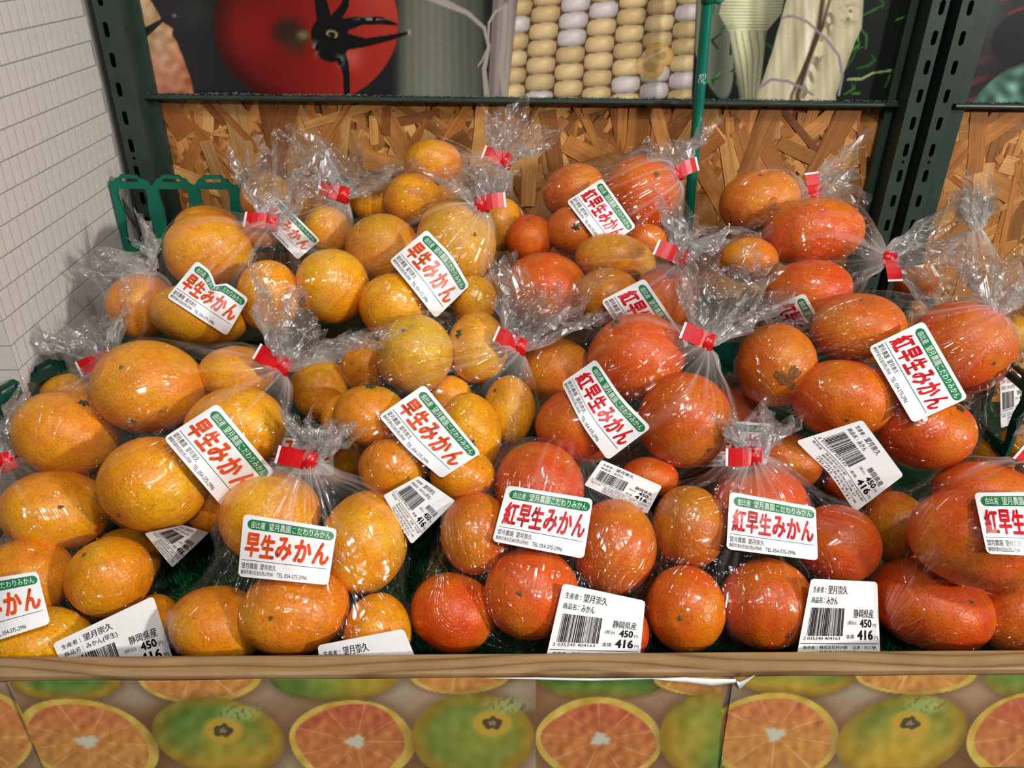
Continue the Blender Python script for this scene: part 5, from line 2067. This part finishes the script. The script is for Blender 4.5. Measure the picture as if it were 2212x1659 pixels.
def make_price(goods):
    plate = Flat()
    plate.poly(rrect(0, 1, 0, 1, 0.045, 5))
    a = Flat()
    a.text('生産者', 0.06, 0.215, 0.085, 0.155, 0.010)
    a.text(':', 0.237, 0.247, 0.100, 0.150, 0.010)
    a.text('望月崇久', 0.275, 0.56, 0.065, 0.165, 0.014)
    a.text('商品名', 0.06, 0.215, 0.205, 0.275, 0.010)
    a.text(':', 0.237, 0.247, 0.220, 0.270, 0.010)
    a.text(goods, 0.275, 0.43 if len(goods) < 4 else 0.58, 0.200, 0.290, 0.012)
    a.text('静岡県産', 0.66, 0.93, 0.335, 0.44, 0.012)
    a.text('(税込)', 0.585, 0.70, 0.475, 0.53, 0.0)
    a.text('450', 0.745, 0.90, 0.455, 0.555, 0.030)
    a.text('円', 0.915, 0.955, 0.51, 0.555, 0.0)
    a.text('本体', 0.575, 0.68, 0.635, 0.695, 0.008)
    a.text('416', 0.715, 0.915, 0.585, 0.705, 0.035)
    a.text('円', 0.93, 0.975, 0.655, 0.705, 0.0)
    a.text('2 035240 404163', 0.04, 0.50, 0.668, 0.705, 0.008)
    a.rect(0.02, 0.98, 0.745, 0.752)
    a.text('販売者', 0.06, 0.20, 0.772, 0.815, 0.008)
    a.text('株式会社村の駅', 0.26, 0.60, 0.772, 0.815, 0.006)
    a.text('沼津・村の駅', 0.66, 0.95, 0.772, 0.815, 0.006)
    a.text('静岡県沼津市柳沢998-27', 0.26, 0.86, 0.830, 0.872, 0.006)
    a.text('NEOPASA駿河湾沼津上り線', 0.26, 0.92, 0.886, 0.928, 0.006)
    a.text('TEL055-946-5131', 0.26, 0.84, 0.940, 0.978, 0.006)
    b = Flat()
    r = np.random.default_rng(77)
    x = 0.075
    while x < 0.52:
        w = r.choice([0.0045, 0.009, 0.0135])
        b.rect(x, x+w, 0.33, 0.66)
        x += w+r.choice([0.0045, 0.0075, 0.0105])
    return dict(plate=plate.cut(GU, GV), lettering=a.cut(GU, GV), barcode=b.cut(GU, GV))


ART = dict(A=make_sticker('早生みかん', 0.042), B=make_sticker('紅早生みかん', 0.036), PA=make_price('みかん(早生)'), PB=make_price('みかん'))


def fill_grid(z):
    """fill missing depths from a plane in 1/depth, then smooth"""
    gy, gx = np.mgrid[0:z.shape[0], 0:z.shape[1]]
    ok = np.isfinite(z)
    if ok.sum() < 4:
        return None
    A_ = np.stack([np.ones(ok.sum()), gx[ok], gy[ok]], 1)
    co = np.linalg.lstsq(A_, 1/z[ok], rcond=None)[0]
    pl_ = 1/np.maximum(co[0]+co[1]*gx+co[2]*gy, 0.8)
    out = np.where(ok, z, np.clip(pl_, np.nanmin(z)-0.03, np.nanmax(z)+0.02))
    return out, pl_


def place_label(bag, art, quad, flat=0.0, vvis=1.0, depth=None, tilt=(0, 0), bow=None, name='sticker', mats=None):
    """quad: picture corners TL, TR, BR, BL of the part v = 0..vvis"""
    TL, TR, BR, BL = [np.array(q, float) for q in quad]
    BL = TL+(BL-TL)/vvis
    BR = TR+(BR-TR)/vvis
    gu = np.linspace(0, 1, GU+1)
    gv = np.linspace(0, 1, GV+1)
    U, Vv = np.meshgrid(gu, gv)
    PX = (TL*(1-U[..., None])+TR*U[..., None])*(1-Vv[..., None])+(BL*(1-U[..., None])+BR*U[..., None])*Vv[..., None]
    if bow:
        for (bu, bv, wu, wv_, ox, oy) in bow:
            wgt = np.exp(-((U-bu)/wu)**2-((Vv-bv)/wv_)**2)
            PX += wgt[..., None]*np.array([ox, oy])
    V, fcs = films[bag]
    tree = BVHTree.FromPolygons([Vector(v) for v in V], fcs)
    Z = np.full(U.shape, np.nan)
    for i in range(GV+1):
        for j in range(GU+1):
            r = ray(*PX[i, j])
            n = np.linalg.norm(r)
            h = tree.ray_cast(Vector(CAM), Vector(r/n))
            if h[0] is not None:
                Z[i, j] = h[3]/n
    if depth == 'face':
        Z = np.full(U.shape, float(np.nanmin(Z))-0.001)
        depth = None
        Z = Z+tilt[0]*(U-0.5)+tilt[1]*(Vv-0.5)
    elif depth is not None:
        Z = np.full(U.shape, float(depth[0]))+depth[1]*U+depth[2]*Vv
    else:
        res = fill_grid(Z)
        if res is None:
            fr = [f for f in fruits if f['bag'] == bag]
            Z = np.full(U.shape, min(f['depth'] for f in fr)-0.03)
        else:
            Zf, pl_ = res
            hit = np.isfinite(Z)
            front = pl_-max(0.0, float(np.max((pl_-Zf)[hit])))*0.8
            Z = Zf*(1-flat)+front*flat
    Zo = Z.copy()
    for _ in range(6):
        Zp = np.pad(Z, 1, mode='reflect', reflect_type='odd')
        Z = (Zp[:-2, 1:-1]+Zp[2:, 1:-1]+Zp[1:-1, :-2]+Zp[1:-1, 2:]+4*Z)/8
    if depth is None and flat < 0.5:
        k = np.nanmax(Z-Zo)
        Z = Z-min(max(k, 0), 0.008)*0.85
    Z -= 0.0012
    P = CAM+np.stack([ray(*PX[i, j])*Z[i, j] for i in range(GV+1) for j in range(GU+1)]).reshape(GV+1, GU+1, 3)
    P[..., 2] = np.maximum(P[..., 2], bed_v(P[..., 1])+0.012)
    low = P[..., 2] < ZB+0.003
    P[..., 1] = np.where(low, np.maximum(P[..., 1], YB+0.0025), P[..., 1])

    def ev(uv, off):
        x = np.clip(uv[:, 0], 0, 1)*GU
        y = np.clip(uv[:, 1], 0, 1)*GV
        i0 = np.minimum(x.astype(int), GU-1)
        j0 = np.minimum(y.astype(int), GV-1)
        fx_, fy_ = (x-i0)[:, None], (y-j0)[:, None]
        a, b_, c, d = P[j0, i0], P[j0, i0+1], P[j0+1, i0], P[j0+1, i0+1]
        p = (a*(1-fx_)+b_*fx_)*(1-fy_)+(c*(1-fx_)+d*fx_)*fy_
        n_ = np.cross((b_-a)+(d-c), (a-c)+(b_-d))
        n_ /= np.linalg.norm(n_, axis=1)[:, None]
        return p+n_*off

    art_ = ART[art]
    root = bag_roots[bag]
    plate = None
    for key, m_, off in mats:
        fl_ = art_[key]
        me = bpy.data.meshes.new(key)
        me.from_pydata(ev(fl_.v, off).tolist(), [], [tuple(reversed(q)) for q in fl_.f])
        me.materials.append(m_)
        nm = name if key == 'plate' else key
        o = bpy.data.objects.new(nm, me)
        COL.objects.link(o)
        if key == 'plate':
            me.polygons.foreach_set('use_smooth', [True]*len(me.polygons))
            set_parent_keep(o, root)
            plate = o
        else:
            o.parent = plate
            if key in ('lettering', 'fine_print', 'barcode'):
                o['kind'] = 'stuff'        # tiny print, too small to pick apart
    return plate


def stk(bag, kind, quad, **kw):
    ink = M['orange_ink'] if kind == 'A' else M['red_ink']
    return place_label(bag, kind, quad, mats=[('plate', M['sticker'], 0.0), ('banner', M['green_ink'], 0.00022), ('banner_lettering', M['white_ink'], 0.00042), ('title_lettering', ink, 0.00030), ('fine_print', M['black_ink'], 0.00030)], name='sticker', **kw)


def prc(bag, kind, quad, **kw):
    return place_label(bag, kind, quad, mats=[('plate', M['price'], 0.0), ('lettering', M['black_ink'], 0.0003), ('barcode', M['black_ink'], 0.0003)], name='price_label', **kw)


stk('A1', 'A', [(-122, 1266), (81, 1234), (109, 1347), (-96, 1412)])
stk('A2', 'A', [(526, 1110), (728, 1142), (709, 1264), (514, 1245)])
stk('B1', 'B', [(1095, 1048), (1281, 1078), (1261, 1207), (1063, 1169)])
stk('B2', 'B', [(1576, 1062), (1762, 1096), (1767, 1211), (1569, 1186)])
stk('B3', 'B', [(2104, 1064), (2300, 1062), (2325, 1205), (2132, 1196)])
stk('A3', 'A', [(469, 871), (594, 1020), (484, 1100), (353, 946)])
stk('A4', 'A', [(916, 830), (1039, 979), (954, 1033), (818, 898)], bow=[(0.5, 1.0, 0.35, 0.6, -4, 7)])
stk('B4', 'B', [(1288, 774), (1408, 922), (1314, 993), (1214, 826)], bow=[(0.5, 0.5, 0.4, 1.5, -7, 8)])
stk('A6', 'A', [(425, 563), (537, 645), (490, 726), (360, 642)], bow=[(0.42, 0.0, 0.10, 0.35, -6, 18)])
stk('A7', 'A', [(597, 424), (692, 519), (643, 561), (548, 463)])
stk('A8', 'A', [(921, 496), (1014, 617), (941, 688), (841, 563)], bow=[(0.5, 0.0, 0.35, 0.7, 7, -5)])
stk('B5', 'B', [(1300, 385), (1374, 490), (1304, 540), (1224, 435)])
stk('B6', 'B', [(1392, 601), (1490, 745), (1396, 795), (1298, 650)])
stk('B7', 'B', [(1995, 693), (2091, 860), (1972, 914), (1876, 750)])
stk('B10', 'B', [(1738, 633), (1805, 752), (1706, 792), (1641, 672)])
stk('B9', 'B', [(1500, 904), (1674, 916), (1656, 1004), (1492, 1010)])
stk('A11', 'A', [(545, 915), (718, 930), (722, 1028), (548, 1020)])
prc('A1', 'PA', [(114, 1390), (331, 1287), (372, 1418), (150, 1480)], flat=0.9, vvis=0.72)
prc('A2', 'PA', [(686, 1394), (872, 1358), (897, 1420), (690, 1456)], flat=0.9, vvis=0.32)
prc('B1', 'PB', [(1216, 1260), (1394, 1298), (1382, 1420), (1180, 1418)], flat=0.9, vvis=0.83)
prc('B2', 'PB', [(1752, 1250), (1895, 1257), (1901, 1405), (1723, 1405)], flat=0.9, vvis=0.83)
prc('B7', 'PB', [(1863, 907), (1952, 1027), (1848, 1106), (1719, 953)], depth='face', tilt=(0.0, 0.012), bow=[(0.5, 1.0, 0.3, 0.5, 8, -6)])
prc('B4', 'PB', [(1300, 993), (1430, 1050), (1398, 1110), (1262, 1048)], depth='face')
prc('A4', 'PA', [(905, 1028), (984, 1082), (889, 1176), (828, 1070)], depth='face')
prc('A3', 'PA', [(395, 1134), (452, 1150), (372, 1226), (312, 1152)], flat=0.8)
prc('C1', 'PA', [(2160, 812), (2215, 806), (2218, 905), (2162, 925)], flat=0.9)
